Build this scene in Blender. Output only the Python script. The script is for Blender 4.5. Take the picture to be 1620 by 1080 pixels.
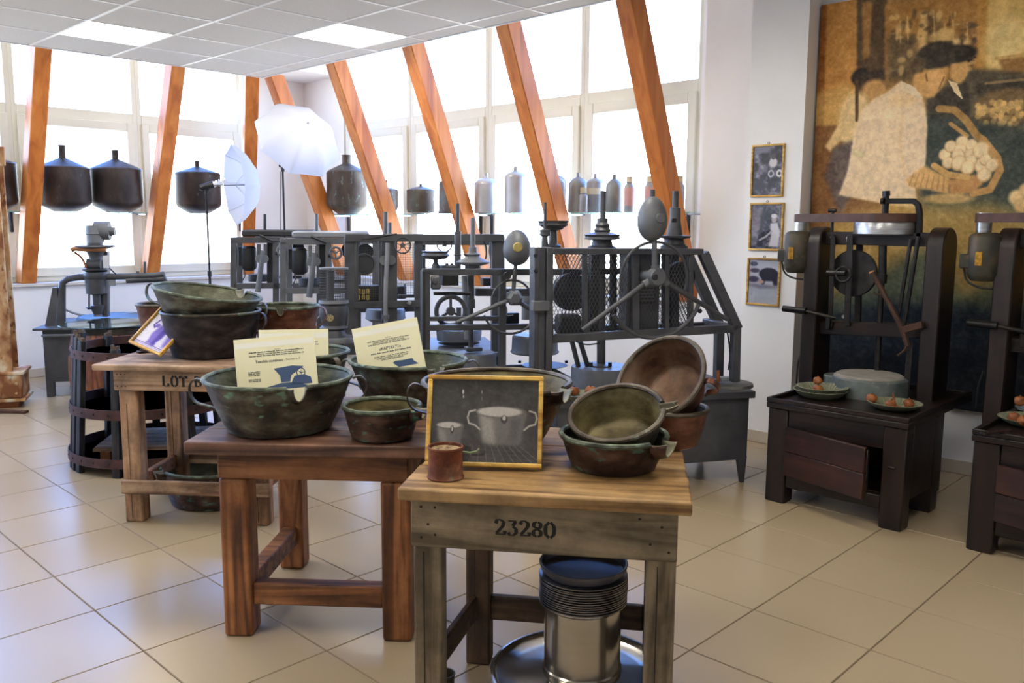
import bpy, math, random
import numpy as np
from mathutils import Vector, Matrix
random.seed(11); rng = np.random.default_rng(5)
for _o in list(bpy.data.objects): bpy.data.objects.remove(_o, do_unlink=True)
SC = bpy.context.scene; COL = SC.collection
# ---------------------------------------------------------------- camera
F = 1356.0; H = 1.479
RM = np.array([[0.69787885, -0.09337975, 0.71010234], [-0.7161977, -0.09804148, 0.69097665], [0.00509626, -0.99079165, -0.13529944]])
cam_d = bpy.data.cameras.new('camera'); cam_d.sensor_width = 36; cam_d.lens = F * 36 / 1620; cam_d.clip_start = .05
cam = bpy.data.objects.new('camera', cam_d); COL.objects.link(cam)
cam.matrix_world = Matrix(((RM[0,0], -RM[0,1], -RM[0,2], 0), (RM[1,0], -RM[1,1], -RM[1,2], 0), (RM[2,0], -RM[2,1], -RM[2,2], H), (0,0,0,1)))
SC.camera = cam
# ---------------------------------------------------------------- daylight, exposure
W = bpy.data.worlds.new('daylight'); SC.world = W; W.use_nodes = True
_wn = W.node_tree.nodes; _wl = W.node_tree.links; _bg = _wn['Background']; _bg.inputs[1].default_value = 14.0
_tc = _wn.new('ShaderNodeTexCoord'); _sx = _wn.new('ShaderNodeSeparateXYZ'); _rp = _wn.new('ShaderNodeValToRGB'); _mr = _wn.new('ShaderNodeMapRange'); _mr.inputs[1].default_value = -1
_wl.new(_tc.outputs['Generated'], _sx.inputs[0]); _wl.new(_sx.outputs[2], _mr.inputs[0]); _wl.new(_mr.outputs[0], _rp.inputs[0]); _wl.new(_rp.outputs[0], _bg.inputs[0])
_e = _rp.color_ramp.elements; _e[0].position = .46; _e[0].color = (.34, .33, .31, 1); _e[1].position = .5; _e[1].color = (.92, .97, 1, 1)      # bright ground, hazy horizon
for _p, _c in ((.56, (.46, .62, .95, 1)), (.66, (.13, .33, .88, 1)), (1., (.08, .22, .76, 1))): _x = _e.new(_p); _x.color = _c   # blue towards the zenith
SC.view_settings.view_transform = 'Standard'; SC.view_settings.look = 'None'; SC.view_settings.gamma = 1
SC.view_settings.use_curve_mapping = False; SC.view_settings.exposure = 0.1
LAMP = 21.0            # strength of the ceiling light panels
WX, WY = 5.8, 9.15    # planes of the two window walls
SILL = .90; ZTOP = 3.5
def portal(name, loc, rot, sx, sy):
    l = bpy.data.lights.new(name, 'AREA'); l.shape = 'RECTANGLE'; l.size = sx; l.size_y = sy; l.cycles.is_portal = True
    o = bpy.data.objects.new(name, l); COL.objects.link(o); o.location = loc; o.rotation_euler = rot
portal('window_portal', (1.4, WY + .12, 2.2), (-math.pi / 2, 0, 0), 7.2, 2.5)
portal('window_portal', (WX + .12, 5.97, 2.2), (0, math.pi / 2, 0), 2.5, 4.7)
# ---------------------------------------------------------------- pixel -> place helpers (frame 1620 x 1080)
def ray(x, y): return RM @ np.array([x - 810, y - 540, F])
O3 = np.array([0, 0, H])
def gz(x, y, z=0.): d = ray(x, y); return Vector(d * ((z - H) / d[2]) + O3)
def gx(x, y, X): d = ray(x, y); return Vector(d * (X / d[0]) + O3)
def gy(x, y, Y): d = ray(x, y); return Vector(d * (Y / d[1]) + O3)
def gd(x, y, D): return Vector(ray(x, y) * (D / F) + O3)
def proj(P): q = RM.T @ (np.array(P) - O3); return q[0] / q[2] * F + 810, q[1] / q[2] * F + 540, q[2]
CAMANG = math.atan2(-.716, .698)
RIGHT = Vector((.698, -.716, 0)).normalized(); FWD = Vector((.716, .698, 0)).normalized(); UP = Vector((0, 0, 1))
# ---------------------------------------------------------------- mesh builder
def lin(c): 
    c = c / 255
    return c / 12.92 if c <= .04045 else ((c + .055) / 1.055) ** 2.4
def rgb(r, g, b): return (lin(r), lin(g), lin(b), 1)
class MB:
    def __init__(s): s.v = []; s.f = []; s.m = []
    def add(s, vs, fs, mi=0):
        n = len(s.v); s.v += [tuple(v) for v in vs]; s.f += [tuple(i + n for i in f) for f in fs]; s.m += [mi] * len(fs); return s
    def box(s, c, d, M=None, mi=0):
        hx, hy, hz = d[0] / 2, d[1] / 2, d[2] / 2
        P = [Vector((x, y, z)) for z in (-hz, hz) for y in (-hy, hy) for x in (-hx, hx)]
        if M is not None: P = [M @ p for p in P]
        c = Vector(c)
        return s.add([p + c for p in P], [(0,2,3,1), (4,5,7,6), (0,1,5,4), (2,6,7,3), (0,4,6,2), (1,3,7,5)], mi)
    def box2(s, a, b, mi=0):
        return s.box([(a[i] + b[i]) / 2 for i in range(3)], [abs(a[i] - b[i]) for i in range(3)], None, mi)
    def bar(s, p, q, w, h, side=None, mi=0):
        p, q = Vector(p), Vector(q); t = (q - p); L = t.length; t.normalize()
        sd = Vector(side) if side is not None else t.cross(UP)
        if sd.length < 1e-4: sd = Vector((1, 0, 0))
        sd = (sd - t * sd.dot(t)).normalized(); n = t.cross(sd)
        M = Matrix((t, sd, n)).transposed()
        return s.box((p + q) / 2, (L, w, h), M, mi)
    def tube(s, p, q, r, r2=None, n=12, mi=0):
        p, q = Vector(p), Vector(q); r2 = r if r2 is None else r2; t = (q - p).normalized()
        a = t.orthogonal().normalized(); b = t.cross(a); vs = []
        for c, rr in ((p, r), (q, r2)):
            vs += [c + (a * math.cos(k * 2 * math.pi / n) + b * math.sin(k * 2 * math.pi / n)) * rr for k in range(n)]
        fs = [(k, (k + 1) % n, n + (k + 1) % n, n + k) for k in range(n)] + [tuple(reversed(range(n))), tuple(range(n, 2 * n))]
        return s.add(vs, fs, mi)
    def path(s, pts, r, n=8, closed=False, mi=0):
        P = [Vector(p) for p in pts]; N = len(P); vs = []; a = None
        for i in range(N):
            t = (P[(i + 1) % N] - P[i - 1]) if closed else (P[min(i + 1, N - 1)] - P[max(i - 1, 0)])
            t.normalize()
            a = (t.orthogonal() if a is None else a - t * a.dot(t)).normalized(); b = t.cross(a)
            rr = r[i] if isinstance(r, (list, tuple)) else r
            vs += [P[i] + (a * math.cos(k * 2 * math.pi / n) + b * math.sin(k * 2 * math.pi / n)) * rr for k in range(n)]
        fs = [(i * n + k, i * n + (k + 1) % n, ((i + 1) % N) * n + (k + 1) % n, ((i + 1) % N) * n + k) for i in range(N if closed else N - 1) for k in range(n)]
        if not closed: fs += [tuple(reversed(range(n))), tuple(range((N - 1) * n, N * n))]
        return s.add(vs, fs, mi)
    def strap(s, pts, w, t, side, closed=False, mi=0):
        P = [Vector(p) for p in pts]; N = len(P); sd = Vector(side).normalized(); vs = []
        for i in range(N):
            tg = (P[(i + 1) % N] - P[i - 1]) if closed else (P[min(i + 1, N - 1)] - P[max(i - 1, 0)])
            nn = sd.cross(tg).normalized()
            vs += [P[i] + sd * w / 2 + nn * t / 2, P[i] - sd * w / 2 + nn * t / 2, P[i] - sd * w / 2 - nn * t / 2, P[i] + sd * w / 2 - nn * t / 2]
        fs = [(i * 4 + k, i * 4 + (k + 1) % 4, ((i + 1) % N) * 4 + (k + 1) % 4, ((i + 1) % N) * 4 + k) for i in range(N if closed else N - 1) for k in range(4)]
        if not closed: fs += [(3, 2, 1, 0), tuple(range(4 * N - 4, 4 * N))]
        return s.add(vs, fs, mi)
    def lathe(s, prof, n=32, c=(0, 0, 0), M=None, mi=0):
        c = Vector(c); vs = []
        for r, z in prof:
            for k in range(n):
                a = k * 2 * math.pi / n; p = Vector((r * math.cos(a), r * math.sin(a), z)); vs.append((M @ p if M is not None else p) + c)
        fs = [(i * n + k, i * n + (k + 1) % n, (i + 1) * n + (k + 1) % n, (i + 1) * n + k) for i in range(len(prof) - 1) for k in range(n)]
        if prof[0][0] > 1e-5: fs.append(tuple(reversed(range(n))))
        if prof[-1][0] > 1e-5: fs.append(tuple(range((len(prof) - 1) * n, len(prof) * n)))
        return s.add(vs, fs, mi)
    def ring(s, c, R, r, axis=(0, 0, 1), n=32, m=8, a0=0, a1=360, mi=0):
        ax = Vector(axis).normalized(); e = ax.orthogonal().normalized()
        if abs(ax.y) > .9: e = Vector((1, 0, 0))
        g = ax.cross(e); full = abs(a1 - a0) >= 359.9
        pts = [Vector(c) + (e * math.cos(math.radians(a0 + (a1 - a0) * k / n)) + g * math.sin(math.radians(a0 + (a1 - a0) * k / n))) * R for k in range(n if full else n + 1)]
        return s.path(pts, r, m, full, mi)
    def prism(s, poly, t, M=None, mi=0):
        n = len(poly); vs = [Vector((x, y, z)) for z in (0, t) for x, y in poly]
        if M is not None: vs = [M @ v for v in vs]
        return s.add(vs, [tuple(reversed(range(n))), tuple(range(n, 2 * n))] + [(k, (k + 1) % n, n + (k + 1) % n, n + k) for k in range(n)], mi)
    def mesh(s, name, mats, smooth=True, ang=38):
        me = bpy.data.meshes.new(name); me.from_pydata(s.v, [], s.f)
        for m in (mats if isinstance(mats, (list, tuple)) else [mats]): me.materials.append(m)
        me.polygons.foreach_set('material_index', s.m)
        me.update()
        if smooth:
            me.shade_smooth(); me.set_sharp_from_angle(angle=math.radians(ang))
        return me
    def build(s, name, mats, parent=None, bevel=0, smooth=True, loc=None, seg=1):
        o = bpy.data.objects.new(name, s.mesh(name, mats, smooth)); COL.objects.link(o)
        if parent is not None: o.parent = parent
        if loc is not None: o.location = loc
        if bevel:
            b = o.modifiers.new('bevel', 'BEVEL'); b.width = bevel; b.segments = seg; b.limit_method = 'ANGLE'; b.angle_limit = .6
        return o
def tag(o, label=None, cat=None, group=None, kind=None):
    if label: o['label'] = label
    if cat: o['category'] = cat
    if group: o['group'] = group
    if kind: o['kind'] = kind
    return o
def thing(name, label, cat, loc=(0, 0, 0), rz=0, group=None, M=None):
    o = bpy.data.objects.new(name, None); COL.objects.link(o); o.empty_display_size = .05
    if M is not None: o.matrix_world = M
    else: o.location = loc; o.rotation_euler = (0, 0, rz)
    return tag(o, label, cat, group)
def struct(name):
    o = bpy.data.objects.new(name, None); COL.objects.link(o); o['kind'] = 'structure'; o.empty_display_size = .05; return o
def copy_tree(o, parent=None):
    c = o.copy(); COL.objects.link(c)
    if parent is not None: c.parent = parent
    for ch in list(o.children): copy_tree(ch, c)
    return c
# ---------------------------------------------------------------- materials
def nodes(name):
    m = bpy.data.materials.new(name); m.use_nodes = True; nt = m.node_tree; return m, nt, nt.nodes['Principled BSDF']
def mat(name, cols, rough=.5, metal=0., scale=6., stretch=(1, 1, 1), detail=6., bump=0., bscale=None, speck=None, speck_scale=30., speck_at=.62, rvar=0., spec=.5, dist=.3, grime=0., gscale=5.):
    """cols: list of (position, rgb) for a noise ramp; speck: colour of small blotches"""
    m, nt, bs = nodes(name); N = nt.nodes; L = nt.links
    tc = N.new('ShaderNodeTexCoord'); oi = N.new('ShaderNodeObjectInfo'); mp = N.new('ShaderNodeMapping'); ad = N.new('ShaderNodeVectorMath'); ad.operation = 'ADD'
    sc = N.new('ShaderNodeVectorMath'); sc.operation = 'SCALE'; sc.inputs[3].default_value = 37.
    cx = N.new('ShaderNodeCombineXYZ'); L.new(oi.outputs['Random'], cx.inputs[0]); L.new(oi.outputs['Random'], cx.inputs[2]); L.new(cx.outputs[0], sc.inputs[0])
    mp.inputs['Scale'].default_value = stretch; L.new(tc.outputs['Object'], mp.inputs[0]); L.new(mp.outputs[0], ad.inputs[0]); L.new(sc.outputs[0], ad.inputs[1])
    nz = N.new('ShaderNodeTexNoise'); nz.inputs['Scale'].default_value = scale; nz.inputs['Detail'].default_value = detail; nz.inputs['Distortion'].default_value = dist
    L.new(ad.outputs[0], nz.inputs['Vector'])
    rp = N.new('ShaderNodeValToRGB'); e = rp.color_ramp.elements
    if len(cols) == 1: cols = [(0, cols[0][1]), (1, cols[0][1])]
    e[0].position, e[0].color = cols[0]; e[1].position, e[1].color = cols[-1]
    for p, c in cols[1:-1]: x = e.new(p); x.color = c
    L.new(nz.outputs['Fac'], rp.inputs[0]); out = rp.outputs[0]
    if speck:
        n2 = N.new('ShaderNodeTexNoise'); n2.inputs['Scale'].default_value = speck_scale; n2.inputs['Detail'].default_value = 3; L.new(ad.outputs[0], n2.inputs['Vector'])
        r2 = N.new('ShaderNodeValToRGB'); r2.color_ramp.elements[0].position = speck_at; r2.color_ramp.elements[1].position = min(1, speck_at + .1); L.new(n2.outputs['Fac'], r2.inputs[0])
        mx = N.new('ShaderNodeMix'); mx.data_type = 'RGBA'; mx.inputs[7].default_value = speck; L.new(r2.outputs[0], mx.inputs[0]); L.new(out, mx.inputs[6]); out = mx.outputs[2]
    if grime:
        n4 = N.new('ShaderNodeTexNoise'); n4.inputs['Scale'].default_value = gscale; n4.inputs['Detail'].default_value = 7; n4.inputs['Roughness'].default_value = .65; a4 = N.new('ShaderNodeVectorMath'); a4.operation = 'ADD'
        L.new(tc.outputs['Object'], a4.inputs[0]); L.new(sc.outputs[0], a4.inputs[1]); L.new(a4.outputs[0], n4.inputs['Vector'])
        r4 = N.new('ShaderNodeMapRange'); r4.inputs[1].default_value = .36; r4.inputs[2].default_value = .62; r4.inputs[3].default_value = 1 - grime; r4.inputs[4].default_value = 1.08; L.new(n4.outputs['Fac'], r4.inputs[0])
        m4 = N.new('ShaderNodeMix'); m4.data_type = 'RGBA'; m4.blend_type = 'MULTIPLY'; m4.inputs[0].default_value = 1; L.new(out, m4.inputs[6]); L.new(r4.outputs[0], m4.inputs[7]); out = m4.outputs[2]
    L.new(out, bs.inputs['Base Color'])
    bs.inputs['Roughness'].default_value = rough; bs.inputs['Metallic'].default_value = metal; bs.inputs['Specular IOR Level'].default_value = spec
    if rvar:
        mr = N.new('ShaderNodeMapRange'); mr.inputs[3].default_value = rough - rvar; mr.inputs[4].default_value = rough + rvar; L.new(nz.outputs['Fac'], mr.inputs[0]); L.new(mr.outputs[0], bs.inputs['Roughness'])
    if bump:
        b = N.new('ShaderNodeBump'); b.inputs['Strength'].default_value = bump; b.inputs['Distance'].default_value = .004
        n3 = N.new('ShaderNodeTexNoise'); n3.inputs['Scale'].default_value = bscale or scale * 3; n3.inputs['Detail'].default_value = 5; L.new(ad.outputs[0], n3.inputs['Vector'])
        L.new(n3.outputs['Fac'], b.inputs['Height']); L.new(b.outputs[0], bs.inputs['Normal'])
    return m
def flat(name, c, rough=.5, metal=0., spec=.5):
    m, nt, bs = nodes(name); bs.inputs['Base Color'].default_value = c; bs.inputs['Roughness'].default_value = rough; bs.inputs['Metallic'].default_value = metal; bs.inputs['Specular IOR Level'].default_value = spec; return m
def wood(name, dark, mid, light, rough=.6, knots=None, axis='x', scale=5., spec=.4, grime=.5):
    st = {'x': (.5, 7, 7), 'y': (7, .5, 7), 'z': (7, 7, .5)}[axis]
    return mat(name, [(.34, dark), (.48, mid), (.64, light)], rough, 0, scale, st, 8, .35, scale * 4, knots, 2.6, .64, .08, spec, 1.4, grime, 7.)
def glass(name, tint=(1, 1, 1, 1), refl=.5):
    m = bpy.data.materials.new(name); m.use_nodes = True; nt = m.node_tree; nt.nodes.clear(); N = nt.nodes; L = nt.links
    o = N.new('ShaderNodeOutputMaterial'); mx = N.new('ShaderNodeMixShader'); t = N.new('ShaderNodeBsdfTransparent'); g = N.new('ShaderNodeBsdfGlossy'); fr = N.new('ShaderNodeLayerWeight'); fr.inputs[0].default_value = .5
    t.inputs[0].default_value = tint; g.inputs['Roughness'].default_value = .02
    pw = N.new('ShaderNodeMath'); pw.operation = 'POWER'; pw.inputs[1].default_value = 4.; mu = N.new('ShaderNodeMath'); mu.operation = 'MULTIPLY_ADD'; mu.inputs[1].default_value = refl * .9; mu.inputs[2].default_value = refl * .07
    L.new(fr.outputs['Facing'], pw.inputs[0]); L.new(pw.outputs[0], mu.inputs[0])
    L.new(mu.outputs[0], mx.inputs[0]); L.new(t.outputs[0], mx.inputs[1]); L.new(g.outputs[0], mx.inputs[2]); L.new(mx.outputs[0], o.inputs[0]); return m
def emit(name, c, s):
    m, nt, bs = nodes(name); bs.inputs['Base Color'].default_value = c; bs.inputs['Emission Color'].default_value = c; bs.inputs['Emission Strength'].default_value = s; return m
m_wall = mat('white_plaster', [(.3, rgb(236, 234, 231)), (.7, rgb(242, 240, 238))], .85, 0, 3, bump=.05, bscale=120)
m_tile = mat('beige_porcelain', [(.2, rgb(168, 149, 120)), (.8, rgb(175, 157, 128))], .27, 0, 1.2, detail=2, bump=.01, bscale=40, spec=.5)
m_grout = flat('grout', rgb(104, 88, 72), .9)
m_base = mat('skirting_tile', [(.35, rgb(190, 178, 158)), (.65, rgb(200, 189, 170))], .35, 0, 3)
m_ctile = mat('mineral_ceiling_panel', [(.3, rgb(206, 204, 200)), (.7, rgb(222, 220, 216))], .95, 0, 180, detail=2)
m_grid = flat('white_enamel', rgb(238, 238, 238), .4)
m_lamp = emit('light_panel', (1, .94, .84, 1), LAMP)
m_pvc = mat('cream_window_frame', [(.3, rgb(226, 224, 206)), (.7, rgb(232, 230, 214))], .4, 0, 3)
m_glass = glass('window_glass', (.97, .99, 1, 1), .35)
m_sill = mat('pale_marble', [(.3, rgb(196, 188, 176)), (.7, rgb(222, 216, 206))], .35, 0, 5)
m_black = flat('black_plastic', rgb(22, 22, 24), .45)
m_blackm = flat('black_metal', rgb(20, 20, 22), .4, .3)
# ================================================================ THE ROOM
X0, Y0 = -2.2, -2.2
T = .45; TX, TY = 1.1253, 4.2279
fl = tag(MB().box2((X0, Y0, -.12), (6.1, 9.4, -.004)).build('floor', m_grout), kind='structure')
tm = MB(); h = T / 2 - .0022; k = .0018
tm.add([(-h, -h, -.004), (h, -h, -.004), (h, h, -.004), (-h, h, -.004), (-h + k, -h + k, 0), (h - k, -h + k, 0), (h - k, h - k, 0), (-h + k, h - k, 0)],
       [(0,1,5,4), (1,2,6,5), (2,3,7,6), (3,0,4,7), (4,5,6,7)])
tile_me = tm.mesh('tile', m_tile, False)
cells = []
for i in range(math.floor((X0 - TX) / T), math.ceil((6.1 - TX) / T)):
    for j in range(math.floor((Y0 - TY) / T), math.ceil((9.4 - TY) / T)):
        x, y = TX + (i + .5) * T, TY + (j + .5) * T
        if x - h < X0 or x + h > 6.1 or y - h < Y0 or y + h > 9.4: continue
        q = proj((x, y, 0)); vis = q[2] > .5 and -120 < q[0] < 1740 and q[1] < 1250
        cells.append((0 if vis else 1, q[2] if q[2] > 0 else 99, x, y))
cells.sort()
rest = MB(); nt_ = 0
for vis, d, x, y in cells:
    if nt_ < 290 and vis == 0 and x < 5.9 and y < 9.2:
        o = bpy.data.objects.new('tile', tile_me); COL.objects.link(o); o.parent = fl; o.location = (x, y, 0); nt_ += 1
    else:
        rest.add([(x + v[0], y + v[1], v[2]) for v in tm.v], tm.f)
tag(rest.build('tile_field', m_tile, fl, smooth=False), kind='stuff')
# walls
def wall(name, boxes, m=m_wall):
    b = MB()
    for a, c in boxes: b.box2(a, c)
    return tag(b.build(name, m, smooth=False), kind='structure')
wall('wall_left', [((X0, 8.95, 0), (6.1, 9.45, SILL - .03)), ((5.02, 9.1, SILL - .03), (6.1, 9.45, ZTOP))])
wall('wall_back', [((5.6, 2.98, 0), (6.1, 8.95, SILL - .03)), ((WX - .02, 8.3, SILL - .03), (6.1, 9.1, ZTOP)), ((5.6, 2.98, SILL - .03), (6.1, 3.5, ZTOP)), ((WX - .02, 3.5, SILL - .03), (6.1, 3.64, ZTOP))])
wall('wall_pillar', [((5.32, 2.583, 0), (6.1, 2.98, ZTOP))])
wall('wall_right', [((5.5, Y0, 0), (6.1, 2.583, ZTOP))])
wall('wall_front', [((X0 - .2, Y0 - .2, 0), (X0, 9.45, ZTOP)), ((X0, Y0 - .2, 0), (6.1, Y0, ZTOP))])
wall('ceiling_upper', [((X0 - .2, Y0 - .2, ZTOP), (6.1, 9.45, ZTOP + .15)), ((5.05, 8.35, 3.12), (6.1, 9.45, ZTOP))])
def baseboard(name, segs):
    root = struct(name); n = 0
    for a, b in segs:
        a, b = Vector(a), Vector(b); t = (b - a).normalized(); L = (b - a).length; s = 0
        while s < L - .01:
            e = min(s + .45, L)
            MB().bar(a + t * (s + .001) + UP * .042, a + t * (e - .001) + UP * .042, .012, .08).build('tile', m_base, root, .0015); s = e
    return root
baseboard('baseboard_left', [((X0, 8.944, 0), (5.6, 8.944, 0))])
baseboard('baseboard_back', [((5.594, 3.0, 0), (5.594, 8.93, 0))])
baseboard('baseboard_right', [((5.314, 2.98, 0), (5.314, 2.59, 0)), ((5.494, 2.57, 0), (5.494, -1.6, 0))])
# window sills
tag(MB().box2((X0, 8.91, SILL - .03), (5.6, 9.2, SILL)).build('trim_1', m_sill, bevel=.004), kind='structure')
tag(MB().box2((5.56, 3.5, SILL - .03), (5.9, 8.91, SILL)).build('trim_2', m_sill, bevel=.004), kind='structure')
# windows: one bay each, local x along wall, y outwards
def window(n, origin, rz, w, handle):
    root = struct('window_%d' % n); root.location = origin; root.rotation_euler = (0, 0, rz)
    f = MB(); z0, z1, zt0, zt1 = SILL, ZTOP, 2.49, 2.585
    f.box2((0, 0, z0), (.045, .09, z1)); f.box2((w - .045, 0, z0), (w, .09, z1)); f.box2((.045, 0, z0), (w - .045, .09, z0 + .07)); f.box2((.045, 0, zt0), (w - .045, .09, zt1)); f.box2((.045, 0, z1 - .1), (w - .045, .09, z1))
    f.build('window_frame', m_pvc, root, .004)
    s = MB(); a, b = .04, w - .04
    s.box2((a, -.025, z0 + .05), (a + .075, .07, zt0)); s.box2((b - .075, -.025, z0 + .05), (b, .07, zt0)); s.box2((a + .075, -.025, z0 + .05), (b - .075, .07, z0 + .135)); s.box2((a + .075, -.025, zt0 - .085), (b - .075, .07, zt0))
    sash = s.build('sash', m_pvc, root, .006)
    MB().box2((a + .07, .03, z0 + .13), (b - .07, .038, zt0 - .08)).build('pane', m_glass, sash, smooth=False)
    MB().box2((.04, .03, zt1 - .003), (w - .04, .038, z1 - .09)).build('pane', m_glass, root, smooth=False)
    MB().bar((handle, -.035, 1.38), (handle, -.035, 1.57), .028, .03).build('handle', m_black, sash, .008)
n = 1
xs = [-2.06 + 1.174 * i for i in range(7)]
for i in range(6):
    window(n, (xs[i], WY, 0), 0, 1.174, .075 if i % 2 == 0 else 1.1); n += 1
ys = [8.30, 7.13, 5.97, 4.80, 3.64]
for i in range(4):
    window(n, (WX, ys[i], 0), -math.pi / 2, ys[i] - ys[i + 1], 1.09 if i % 2 else .08); n += 1
# suspended ceiling
ZC = 2.9; CS = .63
gxs = [4.53, 4.335]; 
while gxs[-1] > X0: gxs.append(gxs[-1] - CS)
gys = [7.87, 7.24]
while gys[-1] > Y0: gys.append(gys[-1] - CS)
ce = tag(MB().box2((X0, Y0, ZC + .03), (4.53, 7.87, ZC + .045)).build('ceiling', m_ctile, smooth=False), kind='structure')
lampc = {(3, 1), (1, 3), (5, 5), (2, 7), (7, 3), (5, 9), (8, 8), (3, 11)}  # first pair in view; the rest added out of view to light the room
for i in range(len(gxs) - 1):
    for j in range(len(gys) - 1):
        x1, x0, y1, y0 = gxs[i], max(gxs[i + 1], X0), gys[j], max(gys[j + 1], Y0)
        if x1 - x0 < .05 or y1 - y0 < .05: continue
        g = .011
        if (i, j) in lampc:
            MB().box2((x0 + g, y0 + g, ZC + .004), (x1 - g, y1 - g, ZC + .02)).build('light_panel', m_lamp, ce, smooth=False)['label'] = 'glowing white square light panel'
        else:
            MB().box2((x0 + g, y0 + g, ZC + .004), (x1 - g, y1 - g, ZC + .02)).build('ceiling_panel', m_ctile, ce, smooth=False)
for x in gxs[1:]:
    if x > X0: MB().box2((x - .012, Y0, ZC), (x + .012, 7.87, ZC + .03)).build('grid_rail', m_grid, ce, smooth=False)
for y in gys[1:]:
    if y > Y0: MB().box2((X0, y - .012, ZC + .0005), (4.53, y + .012, ZC + .029)).build('grid_rail', m_grid, ce, smooth=False)
MB().box2((4.53, Y0, ZC - .002), (4.545, 7.885, ZC + .05)).build('edge_trim', m_grid, ce, smooth=False)
MB().box2((X0, 7.87, ZC - .002), (4.53, 7.885, ZC + .05)).build('edge_trim', m_grid, ce, smooth=False)
# slanted timber struts from sill to roof
m_beam = mat('orange_pine', [(.3, rgb(170, 92, 38)), (.5, rgb(200, 118, 52)), (.72, rgb(216, 140, 68))], .5, 0, 2.2, (5, 5, .5), 6, .2, 12, rgb(120, 58, 30), 1.7, .68, spec=.4, dist=.6)
SL = .405
def beam(bottom, d, label, zt=ZTOP - .012):
    o = thing('timber_strut', label, 'beam', bottom, 0, 'slanted timber struts along the windows'); b = MB()
    dz = zt - SILL; top = Vector((d[0] * SL * dz, d[1] * SL * dz, dz)); dv = Vector((d[0], d[1], 0)).normalized(); ax = Vector((dv.y, -dv.x, 0)); hw, hd = .068, .085
    P = [ax * sx * hw + dv * sd * hd + (top if t else Vector((0, 0, .0))) for t in (0, 1) for sx, sd in ((-1, -1), (1, -1), (1, 1), (-1, 1))]
    b.add(P, [(3,2,1,0), (4,5,6,7), (0,1,5,4), (1,2,6,5), (2,3,7,6), (3,0,4,7)])
    b.build('timber', m_beam, o, .008)
    return o
for x, l in ((2.63, 'orange pine strut beside the rust-flecked steel column, leaning before the window'), (3.81, 'orange pine strut leaning between the twin dark stills and the single still'), (4.93, 'orange pine strut half hidden behind the side-facing photo umbrella')):
    beam((x, 9.04, SILL), (-.39, -1) if x > 4.5 else (0, -1), l, 2.99 if x > 4.5 else ZTOP - .012)
for y, l in ((8.13, 'orange pine strut half hidden behind the big open photo umbrella'), (7.02, 'orange pine strut beside the large brown still on the shelf'), (5.88, 'orange pine strut standing in front of the jug-topped canister'), (4.745, 'orange pine strut leaning across the row of aluminium bottles'), (3.61, 'orange pine strut beside the white pillar, behind the egg-topped machine')):
    beam((5.66, y, SILL), (-1, 0), l, 2.99 if y > 8 else ZTOP - .012)
tag(MB().box2((5.478, 8.0, SILL - .03), (5.56, 8.3, SILL)).build('trim_3', m_sill), kind='structure')
# ================================================================ MATERIALS OF THE EXHIBITS
w_grey = wood('weathered_grey_plank', rgb(93, 81, 61), rgb(129, 114, 89), rgb(155, 138, 110), .75, rgb(136, 89, 49), 'x', 2.2, grime=.42)
w_greyz = wood('weathered_grey_post', rgb(86, 74, 56), rgb(128, 112, 88), rgb(152, 136, 110), .75, rgb(132, 84, 46), 'z', 2.2, grime=.42)
w_tan = wood('worn_tan_plank', rgb(112, 80, 46), rgb(152, 116, 70), rgb(178, 144, 98), .65, rgb(92, 60, 32), 'x', 2.0, grime=.4)
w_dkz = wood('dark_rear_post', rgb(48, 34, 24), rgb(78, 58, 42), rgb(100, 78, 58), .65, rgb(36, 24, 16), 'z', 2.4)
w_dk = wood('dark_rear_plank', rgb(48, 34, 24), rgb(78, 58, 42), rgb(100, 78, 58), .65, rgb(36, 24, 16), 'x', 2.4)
w_brown = wood('oiled_brown_plank', rgb(78, 46, 26), rgb(130, 82, 48), rgb(160, 108, 66), .55, rgb(50, 26, 14), 'x', 2.4, grime=.4)
w_brownz = wood('oiled_brown_post', rgb(86, 50, 28), rgb(142, 88, 50), rgb(172, 116, 72), .55, rgb(56, 28, 14), 'z', 2.4, grime=.4)
w_browntop = wood('dark_bench_top', rgb(61, 42, 34), rgb(103, 71, 55), rgb(137, 100, 79), .5, rgb(45, 29, 21), 'x', 2.2)
w_pale = wood('pale_pine_plank', rgb(108, 80, 60), rgb(158, 126, 98), rgb(186, 158, 130), .7, rgb(84, 54, 38), 'x', 2.4)
w_palez = wood('pale_pine_post', rgb(106, 74, 50), rgb(158, 120, 88), rgb(186, 150, 118), .7, rgb(80, 48, 30), 'z', 2.4)
m_ink = flat('stencil_ink', rgb(26, 23, 20), .8)
m_iron = mat('nail_iron', [(.3, rgb(30, 22, 18)), (.7, rgb(58, 42, 34))], .7, .4, 30)
def copper(name, a, b, c, green, at=.6, rough=.5, metal=.55, sc=9): return mat(name, [(.34, a), (.5, b), (.66, c)], rough, metal, sc, (1, 1, 2.2), 9, .5, 45, green, 17, at, .12, grime=.45, gscale=11.)
G_ = rgb(96, 132, 112); 
c_green = copper('green_black_copper', rgb(51, 51, 47), rgb(92, 84, 72), rgb(120, 125, 110), rgb(128, 166, 146), .63)
c_brown = copper('dark_brown_copper', rgb(50, 40, 35), rgb(80, 60, 52), rgb(108, 86, 74), rgb(96, 132, 118), .59)
c_red = copper('red_brown_copper', rgb(82, 48, 36), rgb(116, 74, 56), rgb(140, 98, 78), rgb(150, 130, 104), .68)
c_black = copper('blackened_copper', rgb(32, 30, 33), rgb(54, 48, 48), rgb(77, 68, 66), rgb(103, 100, 89), .7)
c_rim = copper('verdigris_rim', rgb(62, 64, 52), rgb(92, 100, 84), rgb(122, 136, 116), rgb(140, 160, 140), .62, .6, .35, 20)
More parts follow.
